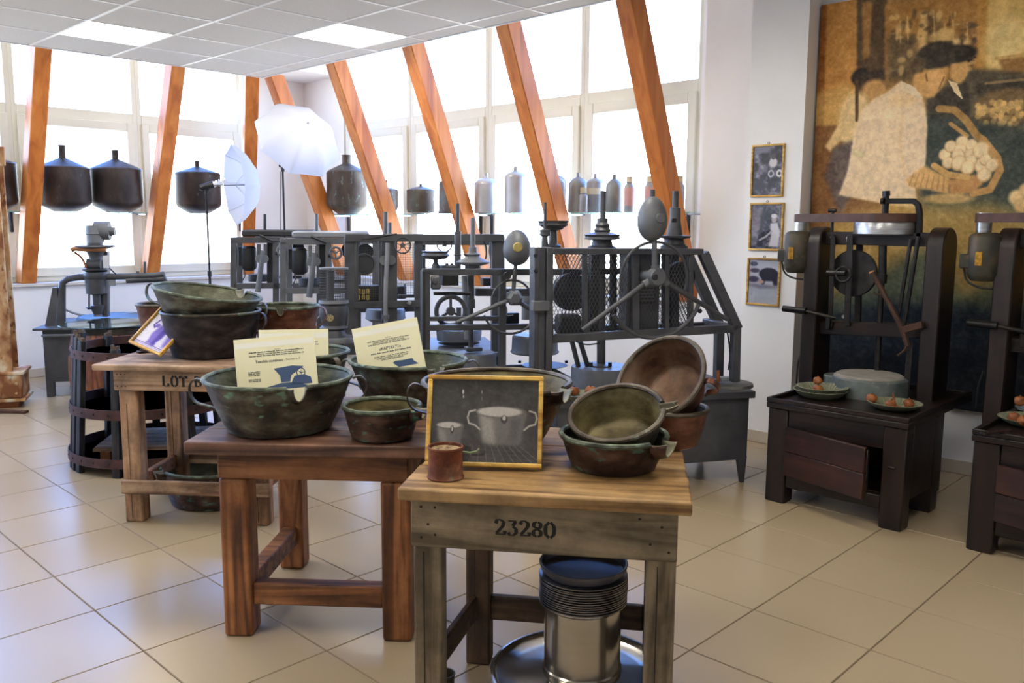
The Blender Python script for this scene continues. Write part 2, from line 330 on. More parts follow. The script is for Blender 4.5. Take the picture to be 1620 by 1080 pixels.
c_rimb = copper('worn_copper_rim', rgb(64, 54, 44), rgb(92, 80, 66), rgb(116, 108, 94), rgb(136, 140, 124), .64, .5, .45)
c_in = copper('dull_green_inside', rgb(60, 62, 48), rgb(88, 90, 72), rgb(110, 112, 92), rgb(128, 142, 124), .66, .55, .35)
c_ino = copper('olive_inside', rgb(78, 68, 40), rgb(112, 100, 64), rgb(132, 122, 84), rgb(112, 124, 96), .68, .55, .35)
c_inr = copper('red_copper_inside', rgb(84, 58, 42), rgb(118, 88, 66), rgb(128, 104, 84), rgb(160, 96, 58), .7, .5, .45)
c_spout = mat('pale_tinned_spout', [(.3, rgb(116, 110, 90)), (.7, rgb(160, 156, 134))], .5, .3, 14, grime=.4)
m_gold = wood('gilded_frame', rgb(176, 126, 40), rgb(214, 164, 66), rgb(234, 196, 104), .35, None, 'x', 5, .6)
m_card = mat('cream_card', [(.3, rgb(242, 236, 196)), (.7, rgb(247, 242, 208))], .6, 0, 4)
m_cardw = mat('white_card_band', [(.3, rgb(244, 243, 226)), (.7, rgb(248, 246, 234))], .6, 0, 4)
m_blueink = flat('blue_print', rgb(70, 92, 130), .7)
m_greyink = flat('grey_print', rgb(98, 98, 96), .8)
m_back = flat('grey_backing_board', rgb(120, 108, 92), .8)
m_pglass = glass('picture_glass', (1, 1, 1, 1), .5)
# ================================================================ TABLES
def nails(parent, pts, r=.004):
    for p in pts: MB().lathe([(0, .002), (r * .7, .0018), (r, 0)], 8, p, Matrix.Rotation(math.pi / 2, 3, 'X')).build('nail', m_iron, parent)
def plank(parent, a, b, mats, name='plank', bev=.006):
    return MB().box2(a, b).build(name, mats, parent, bev, seg=2)
# --- front table, stencil 23280 : local x along the front edge, y away
p = gz(628, 772, .75); q = gz(1096, 797, .75)
ang = math.atan2(q.y - p.y, q.x - p.x); Wd = (q - p).length; D1 = .575
t1 = thing('work_table', 'weathered grey wooden table stencilled 23280 with tan plank top', 'table', (p.x, p.y, 0), ang)
ang1 = ang
ya = [0, .249, .536, .80]
for i in range(3):
    plank(t1, (.0 + .004 * i, ya[i] + .001, .714), (Wd - .003 * i, ya[i + 1] - .001, .75), w_tan)
lx0, lx1 = .03, Wd - .035
ap = plank(t1, (lx0, .03, .572), (lx1, .055, .713), w_grey, 'front_apron', .004)
plank(t1, (lx0 + .09, D1 - .06, .58), (lx1 - .09, D1 - .035, .713), w_grey, 'back_apron', .004)
for x in (lx0, lx1 - .024): plank(t1, (x + .002, .08, .58), (x + .022, D1 - .06, .713), w_greyz, 'side_apron', .004)
lw = .082
for x, y in ((lx0, .05), (lx1 - lw, .05), (lx0 + .07, D1 - .13), (lx1 - lw, D1 - .13)):
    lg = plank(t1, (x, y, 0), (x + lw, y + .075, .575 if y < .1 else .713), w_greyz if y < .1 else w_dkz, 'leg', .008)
    MB().box2((x + .03, y - .0008, .1), (x + .033, y + .01, .55)).build('crack', m_ink, lg)
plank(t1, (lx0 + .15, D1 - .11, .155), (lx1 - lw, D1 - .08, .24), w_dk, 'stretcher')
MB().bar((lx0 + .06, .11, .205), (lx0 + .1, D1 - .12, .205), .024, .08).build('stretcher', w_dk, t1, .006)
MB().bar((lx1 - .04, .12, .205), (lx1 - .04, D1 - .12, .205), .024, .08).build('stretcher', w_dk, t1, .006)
nails(t1, [(lx0 + .02 + a, .0299, b) for a, b in ((.01, .69), (.03, .64), (.01, .6), (.05, .61), (.05, .69), (.62, .69), (.65, .62), (.68, .67), (.7, .6))])
# stencil lettering: strokes whose width follows their direction
GL = {'2': [[(.08, .74), (.2, .97), (.48, 1.0), (.78, .86), (.74, .62), (.5, .4), (.14, .1)], [(.05, .05), (.88, .05), (.9, .28)]],
      '3': [[(.1, .95), (.78, .95), (.5, .62)], [(.5, .58), (.8, .45), (.82, .18), (.56, .02), (.24, .02), (.1, .2)]],
      '8': [[(.46, .97), (.2, .9), (.18, .68), (.46, .56), (.82, .36), (.8, .12), (.54, .03)], [(.54, .97), (.8, .88), (.76, .64), (.5, .54), (.16, .38), (.16, .12), (.44, .03)]],
      '0': [[(.44, 1.0), (.14, .78), (.1, .5), (.14, .2), (.44, 0)], [(.56, 1.0), (.86, .78), (.9, .5), (.86, .2), (.56, 0)]],
      'L': [[(.22, 1), (.22, .05)], [(.3, .04), (.85, .04), (.87, .3)], [(.05, .98), (.42, .98)]],
      'O': [[(.44, 1.0), (.14, .78), (.1, .5), (.14, .2), (.44, 0)], [(.56, 1.0), (.86, .78), (.9, .5), (.86, .2), (.56, 0)]],
      'T': [[(.5, .9), (.5, .04)], [(.05, .78), (.08, .97), (.42, .97)], [(.58, .97), (.92, .97), (.95, .78)], [(.3, .02), (.7, .02)]],
      'B': [[(.2, 1), (.2, 0)], [(.32, .97), (.66, .9), (.66, .66), (.4, .55)], [(.42, .5), (.84, .42), (.84, .12), (.34, .03)]],
      '4': [[(.66, 1), (.66, .0)], [(.58, .95), (.08, .3), (.54, .28)], [(.74, .28), (.95, .28)]],
      '-': [[(.2, .45), (.8, .45)]]}
def stencil(parent, text, x, y, z, h, w, gap, mt):
    """flat painted characters on the local xz plane at depth y"""
    for ch in text:
        if ch == ' ': x += w * .8; continue
        b = MB()
        for st in GL[ch]:
            P = []
            for i in range(len(st) - 1):
                for k in range(6): P.append((st[i][0] + (st[i + 1][0] - st[i][0]) * k / 6, st[i][1] + (st[i + 1][1] - st[i][1]) * k / 6))
            P.append(st[-1])
            for _ in range(2): P = [P[0]] + [((P[i - 1][0] + 2 * P[i][0] + P[i + 1][0]) / 4, (P[i - 1][1] + 2 * P[i][1] + P[i + 1][1]) / 4) for i in range(1, len(P) - 1)] + [P[-1]]
            vs = []
            for i, (a, c) in enumerate(P):
                n_, m_ = P[max(0, i - 1)], P[min(len(P) - 1, i + 1)]; dx, dy = (m_[0] - n_[0]) * w, (m_[1] - n_[1]) * h; L = math.hypot(dx, dy) or 1
                wd = h * (.04 + .085 * abs(dy / L) ** 1.5)
                vs += [(x + a * w - dy / L * wd, y, z + c * h + dx / L * wd), (x + a * w + dy / L * wd, y, z + c * h - dx / L * wd)]
            b.add(vs, [(2 * i, 2 * i + 1, 2 * i + 3, 2 * i + 2) for i in range(len(P) - 1)])
        b.build('stencil_letter', mt, parent, smooth=False); x += w + gap
stencil(ap, '23280', .272, .0292, .622, .044, .031, .0035, m_ink)
# --- middle table, oiled brown
ang2 = math.atan2(2.336 - 2.772, 1.823 - 1.445)
t2 = thing('work_table', 'heavy oiled brown wooden table under the large green basin with card', 'table', (1.445, 2.772, 0), ang2)
Z2 = .735
for i in range(4): plank(t2, (-.14, -.115 + i * .205, Z2 - .045), (.74, -.117 + (i + 1) * .205, Z2), w_browntop)
plank(t2, (-.05, -.055, .59), (.627, -.02, Z2 - .046), w_brown, 'front_apron')
plank(t2, (-.05, .66, .59), (.627, .69, Z2 - .046), w_brown, 'back_apron')
for x in (-.05, .592): plank(t2, (x, -.019, .59), (x + .035, .659, Z2 - .046), w_brownz, 'side_apron')
for x, y in ((0, 0), (.577, 0), (.0, .615), (.577, .615)):
    plank(t2, (x - .052, y - .05 , 0), (x + .052, y + .05, .589), w_brownz, 'leg', .012)
plank(t2, (.052, -.03, .115), (.525, .03, .195), w_brown, 'stretcher')
for x in (0, .577): plank(t2, (x - .03, .05, .115), (x + .03, .565, .19), w_brown, 'stretcher')
MB().bar((.06, .63, .42), (.25, .63, .6), .03, .045).build('brace', w_brown, t2, .005)
# --- pale table with stencil LOT B 34-8
ang3 = math.atan2(3.743 - 4.233, 2.074 - 1.662)
t3 = thing('work_table', 'pale pine table stencilled LOT B 34-8 beside the slatted press cage', 'table', (1.662, 4.233, 0), ang3)
Z3 = .802
for i in range(3): plank(t3, (-.14, -.09 + i * .22, Z3 - .03), (.8, -.092 + (i + 1) * .22, Z3), w_pale)
ap3 = plank(t3, (-.055, -.055, .67), (.70, -.033, Z3 - .031), w_pale, 'front_apron')
for x in (-.05, .67): plank(t3, (x, -.03, .68), (x + .022, .5, Z3 - .031), w_palez, 'side_apron')
plank(t3, (-.05, .5, .68), (.69, .522, Z3 - .031), w_pale, 'back_apron')
for x, y in ((0, 0), (.64, 0), (0, .46), (.64, .46)):
    lg = plank(t3, (x - .045, y - .033, 0), (x + .045, y + .05, .77 if y > .1 else .669), w_palez, 'leg', .008)
    MB().box2((x - .008, y - .0338, .02), (x - .005, y - .02, .6)).build('crack', m_ink, lg)
plank(t3, (-.05, -.055, .15), (.70, -.034, .22), w_pale, 'stretcher')
plank(t3, (-.05, .5, .15), (.70, .522, .22), w_pale, 'stretcher')
for x in (-.02, .62): plank(t3, (x, .05, .15), (x + .03, .46, .22), w_brown, 'stretcher')
nails(t3, [(-.045 + a, -.0551, b) for a, b in ((.01, .75), (.03, .75), (.05, .75), (.01, .69), (.03, .69), (.05, .69))], .003)
stencil(ap3, 'LOT B 34-8', .19, -.0558, .695, .052, .036, .008, m_ink)
# ================================================================ COPPER BASINS
def pot(label, c, zb, r, rb, h, mo, mi, mr, handles=(), spout=None, group=None, tilt=None, name='copper_basin', rimc=None, nd=.05, nw=.2, wall_t=.005, hs=1.0):
    """angles: 0 = towards picture right, 90 = away; tilt = (axis angle, degrees)"""
    M = Matrix.Translation((c[0], c[1], zb)) if rimc is None else Matrix.Identity(4)
    if tilt:
        a = CAMANG + math.radians(tilt[0]); M = M @ Matrix.Rotation(math.radians(tilt[1]), 4, Vector((math.cos(a), math.sin(a), 0)))
    if rimc is not None: M = Matrix.Translation(Vector(rimc) - M.to_3x3() @ Vector((0, 0, h))) @ M
    o = thing(name, label, 'basin', group=group, M=M)
    n = 112; sa = None if spout is None else (CAMANG + math.radians(spout))
    prof = []; K = 12
    for k in range(K + 1):
        t = k / K; prof.append((rb + (r - rb) * (t ** .85), .016 + (h - .016) * t))
    outer = [(0, 0), (rb * .6, 0), (rb - .014, .001), (rb - .003, .006)] + prof
    inner = [(x - wall_t, z) for x, z in reversed(prof)]; inner += [(rb - .02, .009), (rb * .5, .006), (0, .006)]
    def shape(prof, mi_, b):
        vs = []
        for rr, z in prof:
            for k in range(n):
                th = k * 2 * math.pi / n; zz = z
                if sa is not None:
                    d = (th - sa + math.pi) % (2 * math.pi) - math.pi
                    if abs(d) < nw: zz = min(z, h - nd * math.sqrt(max(0, 1 - (d / nw) ** 2)))
                wob = 1 + .006 * math.sin(2 * th + rb * 40) + .004 * math.sin(5 * th + h * 50)
                vs.append((rr * wob * math.cos(th), rr * wob * math.sin(th), zz))
        b.add(vs, [(i * n + k, i * n + (k + 1) % n, (i + 1) * n + (k + 1) % n, (i + 1) * n + k) for i in range(len(prof) - 1) for k in range(n)], mi_)
    b = MB(); shape(outer, 0, b); shape(inner, 1, b)
    # close wall top
    i0 = (len(outer) - 1) * n; i1 = len(outer) * n
    b.f += [(i0 + k, i0 + (k + 1) % n, i1 + (k + 1) % n, i1 + k) for k in range(n)]; b.m += [0] * n
    b.build('bowl', [mo, mi], o)
    # rolled rim, interrupted at the notch
    rim = MB(); R = r - wall_t * .4
    if sa is None: pts = [(R * math.cos(k * 2 * math.pi / 72), R * math.sin(k * 2 * math.pi / 72), h) for k in range(72)]; rim.path(pts, .0085, 8, True)
    else:
        pts = [(R * math.cos(sa + nw + (2 * math.pi - 2 * nw) * k / 72), R * math.sin(sa + nw + (2 * math.pi - 2 * nw) * k / 72), h) for k in range(73)]; rim.path(pts, .0085, 8)
    rim.build('rim', mr, o)
    hs = min(hs, h * .8 / .125)
    for ha in handles:
        a = CAMANG + math.radians(ha); rad = Vector((math.cos(a), math.sin(a), 0)); tg = Vector((-math.sin(a), math.cos(a), 0)); rw = rb + (r - rb) * ((h - .12 * hs) / h) ** .85
        rz = [(r + .004, h - .012), (r + .028 * hs, h + .0), (r + .05 * hs, h - .02 * hs), (r + .052 * hs, h - .06 * hs), (r + .03 * hs, h - .095 * hs), (rw + .012, h - .108 * hs), (rw + .002, h - .125 * hs)]
        P = []
        for i in range(len(rz) - 1):
            for k in range(4): P.append((rz[i][0] + (rz[i + 1][0] - rz[i][0]) * k / 4, rz[i][1] + (rz[i + 1][1] - rz[i][1]) * k / 4))
        P.append(rz[-1])
        for _ in range(3): P = [P[0]] + [((P[i - 1][0] + P[i][0] * 2 + P[i + 1][0]) / 4, (P[i - 1][1] + P[i][1] * 2 + P[i + 1][1]) / 4) for i in range(1, len(P) - 1)] + [P[-1]]
        MB().strap([rad * x + UP * z for x, z in P], .024 * hs, .005, tg).build('handle', mo, o)
    if sa is not None:
        rad = Vector((math.cos(sa), math.sin(sa), 0)); tg = Vector((-math.sin(sa), math.cos(sa), 0)); w = nw * r; vs = []; NK = 12; NL = 5
        for i in range(NL + 1):
            s = i / NL; rr = r * .985 - .012 + s * .046; lift = -.006 * s + .012 * s * s; ww = w * (1 - .35 * s * s)
            for k in range(NK + 1):
                u = math.pi * k / NK; vs.append(rad * (rr + (.012 * s) * (-math.sin(u) + 1)) + tg * ww * math.cos(u) + UP * (h - nd * math.sin(u) * (1 - .15 * s) + lift))
        m_ = NK + 1; sp = MB().add(vs, [(i * m_ + k, i * m_ + k + 1, (i + 1) * m_ + k + 1, (i + 1) * m_ + k) for i in range(NL) for k in range(NK)]).build('spout', [c_spout, mo], o)
        sm = sp.modifiers.new('thickness', 'SOLIDIFY'); sm.thickness = .003; sm.offset = 1; sm.material_offset = 1
    return o
def potpx(label, cx, rim_y, d, zb, rim_w, base_w, *a, h=None, **k):
    c = gd(cx, rim_y, d); s = d / F / 2
    return pot(label, c, zb, rim_w * s, base_w * s, h or (c.z - zb), *a, **k)
GB = 'old copper basins'
Z1 = .7515
potpx('large dark green copper basin holding the card with the blue hopper picture', 441, 595, 3.12, Z2 + .001, 228, 164, c_green, c_in, c_rim, handles=(188, 8), spout=-62, group=GB, nd=.055, nw=.13)
potpx('small dark basin with green rim and foot on the brown table', 604, 641, 3.0, Z2 + .001, 122, 98, c_brown, c_ino, c_rim, spout=-25, group=GB, nd=.045, nw=.22)
potpx('dark basin holding the slanting card with a blue patch', 646, 569, 3.52, Z2 + .001, 184, 126, c_green, c_in, c_rim, handles=(5, 175), spout=-58, group=GB, nd=.05, nw=.14)
potpx('dark basin almost hidden behind the hopper card, holding a plain cream card', 476, 556, 3.66, Z2 + .001, 150, 106, c_green, c_in, c_rim, handles=(-40,), group=GB)
potpx('wide copper basin behind the gilt-framed photograph of pots', 786, 603, 2.87, Z1, 234, 150, c_brown, c_ino, c_rimb, handles=(186,), spout=-38, group=GB, nd=.05, nw=.16)
potpx('dark green-flecked basin with a pale spout, carrying a tilted olive basin', 971, 686, 2.6, Z1, 168, 138, c_brown, c_in, c_rim, handles=(), spout=-42, group=GB, nd=.05, nw=.26)
pot('tilted olive basin lying inside the green-flecked basin', (0, 0), 0, .144, .108, .118, c_green, c_ino, c_rimb, spout=-4, group=GB, tilt=(-26, 25), rimc=gd(975, 652, 2.6), nd=.026, nw=.13)
potpx('red-brown basin at the table corner beneath a steeply tilted basin', 1060, 645, 2.86, Z1, 118, 92, c_red, c_inr, c_rimb, group=GB)
pot('red-brown basin tilted steeply on its side above the table corner', (0, 0), 0, .160, .112, .12, c_red, c_inr, c_rimb, handles=(-40,), group=GB, tilt=(-46, 52), rimc=gd(1044, 597, 2.86))
potpx('blackened basin standing on the pale table under a tilted one', 334, 492, 4.42, Z3 + .001, 150, 122, c_black, c_in, c_green, handles=(-8,), group=GB)
pot('tilted grey-green basin stacked on the blackened basin', (0, 0), 0, .268, .19, .155, c_green, c_in, c_rim, handles=(178, -5), spout=68, group=GB, tilt=(85, 9), rimc=gd(329, 462, 4.42), nd=.04, nw=.13)
potpx('red-brown basin with a green rim beside the stacked pair', 451, 484, 4.72, Z3 + .001, 104, 82, c_red, c_in, c_rim, handles=(-6,), spout=-82, group=GB, nd=.045, nw=.16)
potpx('small brown basin peeking out behind the blue vase picture', 256, 481, 4.76, Z3 + .001, 76, 52, c_red, c_in, c_rimb, group=GB)
potpx('dark basin standing on the floor beneath the pale table', 342, 731, 4.62, .001, 166, 140, c_brown, c_in, c_rim, spout=-140, group=GB, nd=.05, nw=.14)
# ================================================================ CARDS IN THE BASINS
def card(label, TL, TR, L, BLx=0, W_=None):
    """TL, TR: world points of the upper corners; the card hangs down along local -z, leaning"""
    ex = (TR - TL); w = ex.length; ex.normalize(); dn = -UP + FWD * -.16; dn = (dn - ex * dn.dot(ex)).normalized(); ny = ex.cross(dn)   # ny towards the viewer or away
    M = Matrix((ex, -ny if ny.dot(FWD) < 0 else ny, -dn)).transposed().to_4x4(); M.translation = TL
    o = thing('printed_card', label, 'card', M=M, group='cream cards in the basins')
    MB().box2((0, 0, -L), (w, .004, 0)).build('board', m_card, o, .0006)
    MB().box2((.004, -.0006, -.036), (w - .004, 0, -.016)).build('pale_band', m_cardw, o, smooth=False)
    return o, w
def words(parent, x0, x1, z, hgt, mt, dens=.8):
    b = MB(); x = x0
    while x < x1:
        L = random.uniform(2.5, 7) * hgt * .8
        if x + L > x1: L = x1 - x
        k = x
        while k < x + L - hgt * .3:
            b.box2((k, -.0012, z), (k + hgt * .42, -.0004, z + hgt * random.choice((.7, .75, 1)))); k += hgt * .62
        x += L + hgt * .6
    b.build('print_line', mt, parent, smooth=False)
def text(parent, s, x, z, size, mt, bold=.0, y=-.0008):
    cu = bpy.data.curves.new('print', 'FONT'); cu.body = s; cu.size = size; cu.offset = bold; cu.align_x = 'CENTER'
    ob = bpy.data.objects.new('print_text', cu); me = bpy.data.meshes.new_from_object(ob); bpy.data.objects.remove(ob); me.materials.clear(); me.materials.append(mt)
    o = bpy.data.objects.new('printed_text', me); COL.objects.link(o); o.parent = parent; o.location = (x, y, z); o.rotation_euler = (math.pi / 2, 0, 0); return o
dA = 3.2
o, w = card('cream card with blue hopper machine picture in the large green basin', gd(369, 538, dA), gd(496, 526, dA), .30)
text(o, 'O.M.E.S.', w * .54, -.05, .007, m_greyink)
for z, a, b_ in ((-.056, .18, .86), (-.063, .28, .78), (-.070, .18, .86)): words(o, w * a, w * b_, z, .0042, m_greyink)
text(o, 'Torchio continuo', w * .42, -.094, .0145, m_greyink, .0003); text(o, 'Fermo n. 7', w * .72, -.093, .012, m_greyink)
for z in (-.128, -.134, -.14, -.156, -.162): words(o, w * .15, w * .3, z, .004, m_greyink)
bi = MB()
def P2(l): return [(x * w, z) for x, z in l]
MV = Matrix.Rotation(math.pi / 2, 4, 'X')
def silh(b, poly): b.prism([(x, z) for x, z in poly], .0006, Matrix.Translation((0, -.0002, 0)) @ MV)
silh(bi, [(w * .47, -0.120), (w * .70, -0.114), (w * .84, -0.120), (w * .68, -0.150), (w * .66, -0.173), (w * .55, -0.173), (w * .54, -0.148)])
silh(bi, [(w * .36, -0.198), (w * .38, -0.186), (w * .55, -0.176), (w * .7, -0.176), (w * .95, -0.198)])
silh(bi, [(w * .68, -0.174), (w * .72, -0.153), (w * .84, -0.150), (w * .92, -0.163), (w * .93, -0.186), (w * .7, -0.186)])
for k in range(24):
    a0, a1 = k * math.pi / 12, (k + 1) * math.pi / 12; cx, cz = w * .80, -0.143
    silh(bi, [(cx + .017 * math.cos(a0), cz + .019 * math.sin(a0)), (cx + .017 * math.cos(a1), cz + .019 * math.sin(a1)), (cx + .0135 * math.cos(a1), cz + .0155 * math.sin(a1)), (cx + .0135 * math.cos(a0), cz + .0155 * math.sin(a0))][::-1])
for k in range(5):
    a0 = k * 2 * math.pi / 5; silh(bi, [(cx + .016 * math.cos(a0), cz + .018 * math.sin(a0)), (cx + .0012, cz + .0012), (cx - .0012, cz - .0012)])
bi.build('hopper_picture', m_blueink, o, smooth=False)
o, w = card('plain cream card standing behind the hopper card', gd(409, 522, 3.62), gd(519, 520, 3.62), .27)
words(o, w * .8, w * .86, -.056, .005, m_greyink); words(o, w * .8, w * .86, -.066, .005, m_greyink)
o, w = card('slanting cream card with a dark blue patch in the rear basin', gd(556, 521, 3.56), gd(661, 516, 3.56), .30)
o.matrix_world = o.matrix_world @ Matrix.Rotation(math.radians(-8), 4, 'Y') @ Matrix.Identity(4)
text(o, 'O.M.E.S.', w * .52, -.062, .008, m_greyink)
for z, a, b_ in ((-.069, .2, .84), (-.076, .28, .76), (-.083, .2, .84)): words(o, w * a, w * b_, z, .0044, m_greyink)
text(o, '«RAPTRI 71»', w * .52, -.109, .017, m_greyink, .0003)
words(o, w * .22, w * .84, -.121, .0062, m_greyink)
for z, a, b_ in ((-.136, .26, .78), (-.143, .3, .78), (-.15, .36, .7)): words(o, w * a, w * b_, z, .0044, m_greyink)
bi = MB(); silh(bi, [(w * .52, -.168), (w * .56, -.162), (w * .68, -.164), (w * .82, -.163), (w * .83, -.172), (w * .9, -.19), (w * .6, -.19)]); bi.build('blue_patch', m_blueink, o, smooth=False)
# ================================================================ PRINTED PICTURES (flat prints, colour per grid point)
def mat_print(name, rough=.6):
    m, nt, bs = nodes(name); a = nt.nodes.new('ShaderNodeVertexColor'); a.layer_name = 'Col'; nt.links.new(a.outputs[0], bs.inputs['Base Color']); bs.inputs['Roughness'].default_value = rough; bs.inputs['Specular IOR Level'].default_value = .3; return m
m_print = mat_print('printed_paper', .55); m_canvas = mat_print('printed_canvas', .7)
class Canvas:
    def __init__(s, w, h, col):
        s.w, s.h = w, h; s.a = np.ones((h, w, 3)) * np.array(col, float); s.Y, s.X = np.mgrid[0:h, 0:w].astype(float); s.X = (s.X + .5) / w; s.Y = (s.Y + .5) / h; s.map = None
    def _pt(s, pts): return [s.map(*p) for p in pts] if s.map else pts
    def blur(s, m, k):
        for _ in range(2):
            for ax in (0, 1):
                if k < 1: continue
                p = np.pad(m, [(k, k) if i == ax else (0, 0) for i in (0, 1)], 'edge'); c = np.cumsum(np.concatenate([np.zeros_like(np.take(p, [0], ax)), p], ax), ax)
                n = 2 * k + 1; L = m.shape[ax]; m = (np.take(c, range(n, n + L), ax) - np.take(c, range(0, L), ax)) / n
        return m
    def put(s, m, col, op=1.): m = (m * op)[..., None]; s.a = s.a * (1 - m) + np.array(col, float) * m
    def pmask(s, pts, soft=1):
        P = s._pt(pts); m = np.zeros((s.h, s.w), bool); n = len(P)
        for i in range(n):
            (x0, y0), (x1, y1) = P[i], P[(i + 1) % n]
            if y0 == y1: continue
            c = ((y0 > s.Y) != (y1 > s.Y)) & (s.X < (x1 - x0) * (s.Y - y0) / (y1 - y0) + x0); m ^= c
        return s.blur(m.astype(float), soft if not s.map else int(soft * .6))
    def poly(s, pts, col, soft=1, op=1.): s.put(s.pmask(pts, soft), col, op)
    def ell(s, cx, cy, rx, ry, col, soft=.12, op=1., rot=0.):
        if s.map:
            a = s.map(cx, cy); b = s.map(cx + rx, cy); c = s.map(cx, cy + ry); rx, ry = abs(b[0] - a[0]) or 1e-6, abs(c[1] - a[1]) or 1e-6; cx, cy = a
        dx, dy = (s.X - cx), (s.Y - cy); r_ = s.h / s.w if not s.map else 1
        c_, s_ = math.cos(rot), math.sin(rot); u = (dx * c_ + dy * s_) / rx; v = (-dx * s_ + dy * c_) / ry; d = np.sqrt(u * u + v * v)
        s.put(np.clip((1 - d) / soft + .5, 0, 1), col, op)
    def line(s, pts, wd, col, op=1.):
        if s.map: wd *= .4
        P = s._pt(pts); m = np.zeros((s.h, s.w)); asp = s.h / s.w
        for (x0, y0), (x1, y1) in zip(P[:-1], P[1:]):
            ax, ay, bx, by = x0, y0 * asp, x1, y1 * asp; L2 = (bx - ax) ** 2 + (by - ay) ** 2 + 1e-12
            t = np.clip(((s.X - ax) * (bx - ax) + (s.Y * asp - ay) * (by - ay)) / L2, 0, 1); d = np.hypot(s.X - ax - t * (bx - ax), s.Y * asp - ay - t * (by - ay)); m = np.maximum(m, np.clip((wd - d) * s.w + .5, 0, 1))
        s.put(m, col, op)
    def noise(s, amp, cell=6, tint=(1, 1, 1), mask=None):
        gh, gw = s.h // cell + 3, s.w // cell + 3; g = rng.random((gh, gw)) - .5
        yy = np.arange(s.h) / cell; xx = np.arange(s.w) / cell; y0 = yy.astype(int); x0 = xx.astype(int); fy = (yy - y0)[:, None]; fx = (xx - x0)[None, :]
        n = g[y0][:, x0] * (1 - fy) * (1 - fx) + g[y0 + 1][:, x0] * fy * (1 - fx) + g[y0][:, x0 + 1] * (1 - fy) * fx + g[y0 + 1][:, x0 + 1] * fy * fx
        if mask is not None: n = n * mask
        s.a += n[..., None] * 2 * amp * np.array(tint)
    def build(s, name, W_, H_, parent, m, loc=(0, 0, 0), rz=0):
        """local x to the right, z up, origin at lower left, facing -y"""
        a = np.clip(s.a, 0, 255) / 255; a = np.where(a <= .04045, a / 12.92, ((a + .055) / 1.055) ** 2.4)
        h, w = s.h, s.w; co = np.zeros((h, w, 3)); co[..., 0] = np.linspace(0, W_, w)[None, :]; co[..., 2] = np.linspace(H_, 0, h)[:, None]
        i = np.arange(h * w).reshape(h, w); f = np.stack([i[:-1, :-1], i[1:, :-1], i[1:, 1:], i[:-1, 1:]], -1).reshape(-1, 4)
        me = bpy.data.meshes.new(name); me.vertices.add(h * w); me.vertices.foreach_set('co', co.reshape(-1)); me.loops.add(f.size); me.loops.foreach_set('vertex_index', f.reshape(-1).astype(np.int32))
        me.polygons.add(len(f)); me.polygons.foreach_set('loop_start', (np.arange(len(f)) * 4).astype(np.int32)); me.update(calc_edges=True)
        c = me.color_attributes.new('Col', 'FLOAT_COLOR', 'POINT'); c.data.foreach_set('color', np.concatenate([a, np.ones((h, w, 1))], -1).reshape(-1).astype(np.float32)); me.materials.append(m)
        o = bpy.data.objects.new(name, me); COL.objects.link(o); o.parent = parent; o.location = loc; o.rotation_euler = (0, 0, rz); return o
def picture(label, M, W_, H_, fw, cv, group=None, gls=True, fd=.018, name='picture_frame'):
    """local x along the lower edge, z up the picture, -y towards the viewer"""
    o = thing(name, label, 'picture', M=M, group=group)
    def side(a, b, m=m_gold):
        return MB().box2(a, b).build('frame_rail', m, o, .003, seg=2)
    side((0, -fd, 0), (W_, 0, fw)); side((0, -fd, H_ - fw), (W_, 0, H_)); side((0, -fd, fw), (fw, 0, H_ - fw)); side((W_ - fw, -fd, fw), (W_, 0, H_ - fw))
    MB().box2((.004, -.003, .004), (W_ - .004, .004, H_ - .004)).build('backing', m_back, o)
    cv.build('photograph', W_ - 2 * fw, H_ - 2 * fw, o, m_print, (fw, -.0045, fw))
    if gls: MB().box2((fw * .9, -.0095, fw * .9), (W_ - fw * .9, -.0075, H_ - fw * .9)).build('pane', m_pglass, o, smooth=False)
    return o
# --- photograph of two pots on the front table
cv = Canvas(180, 128, (56, 54, 52)); cv.noise(10, 14); cv.noise(7, 3)
for k in range(9): cv.line([(.40 + k * .055, .80), (.36 + k * .085, 1.0)], .003, (130, 128, 124), .6)
for k in range(4): cv.line([(.38, .84 + k * .045), (.95, .86 + k * .05)], .002, (110, 108, 104), .45)
def bpot(cx, ty, rx, ry, by, bx, hl):
    cv.poly([(cx - rx, ty), (cx - bx, by - .03), (cx - bx * .7, by), (cx + bx * .7, by), (cx + bx, by - .03), (cx + rx, ty)], (104, 100, 96), 2)
    cv.poly([(cx - rx * .9, ty + .03), (cx - bx * .92, by - .05), (cx - bx * .3, by - .01), (cx - rx * .35, ty + .08)], hl, 3, .75); cv.poly([(cx + rx * .35, ty + .08), (cx + bx * .4, by - .03), (cx + bx * .8, by - .06), (cx + rx * .8, ty + .05)], (74, 72, 70), 3, .7)
    cv.ell(cx, ty, rx, ry, (92, 88, 84), .08); cv.ell(cx - rx * .1, ty - ry * .05, rx * .9, ry * .78, (188, 182, 172), .25)
    cv.ell(cx + .02, ty + ry * 1.15, rx * .13, .05, (44, 42, 40), .3); cv.ell(cx + .02, ty + ry * .95, rx * .07, .03, (188, 182, 172), .3)
bpot(.66, .39, .23, .075, .79, .18, (168, 162, 152)); bpot(.18, .56, .125, .045, .80, .095, (150, 146, 138))
for sx, cx in ((-1, .41), (1, .915)):
    cv.line([(cx - sx * .0, .37), (cx + sx * .055, .39), (cx + sx * .07, .46), (cx + sx * .055, .53), (cx, .55), (cx - sx * .045, .60)], .0075, (186, 180, 170))
cv.ell(.29, .15, .008, .03, (220, 216, 208), .5); cv.ell(.295, .21, .006, .018, (190, 186, 180), .5); cv.ell(.465, .15, .006, .025, (150, 148, 142), .5); cv.ell(.465, .23, .005, .02, (120, 118, 112), .5); cv.line([(.4, .0), (.42, .12)], .004, (96, 94, 90), .6)
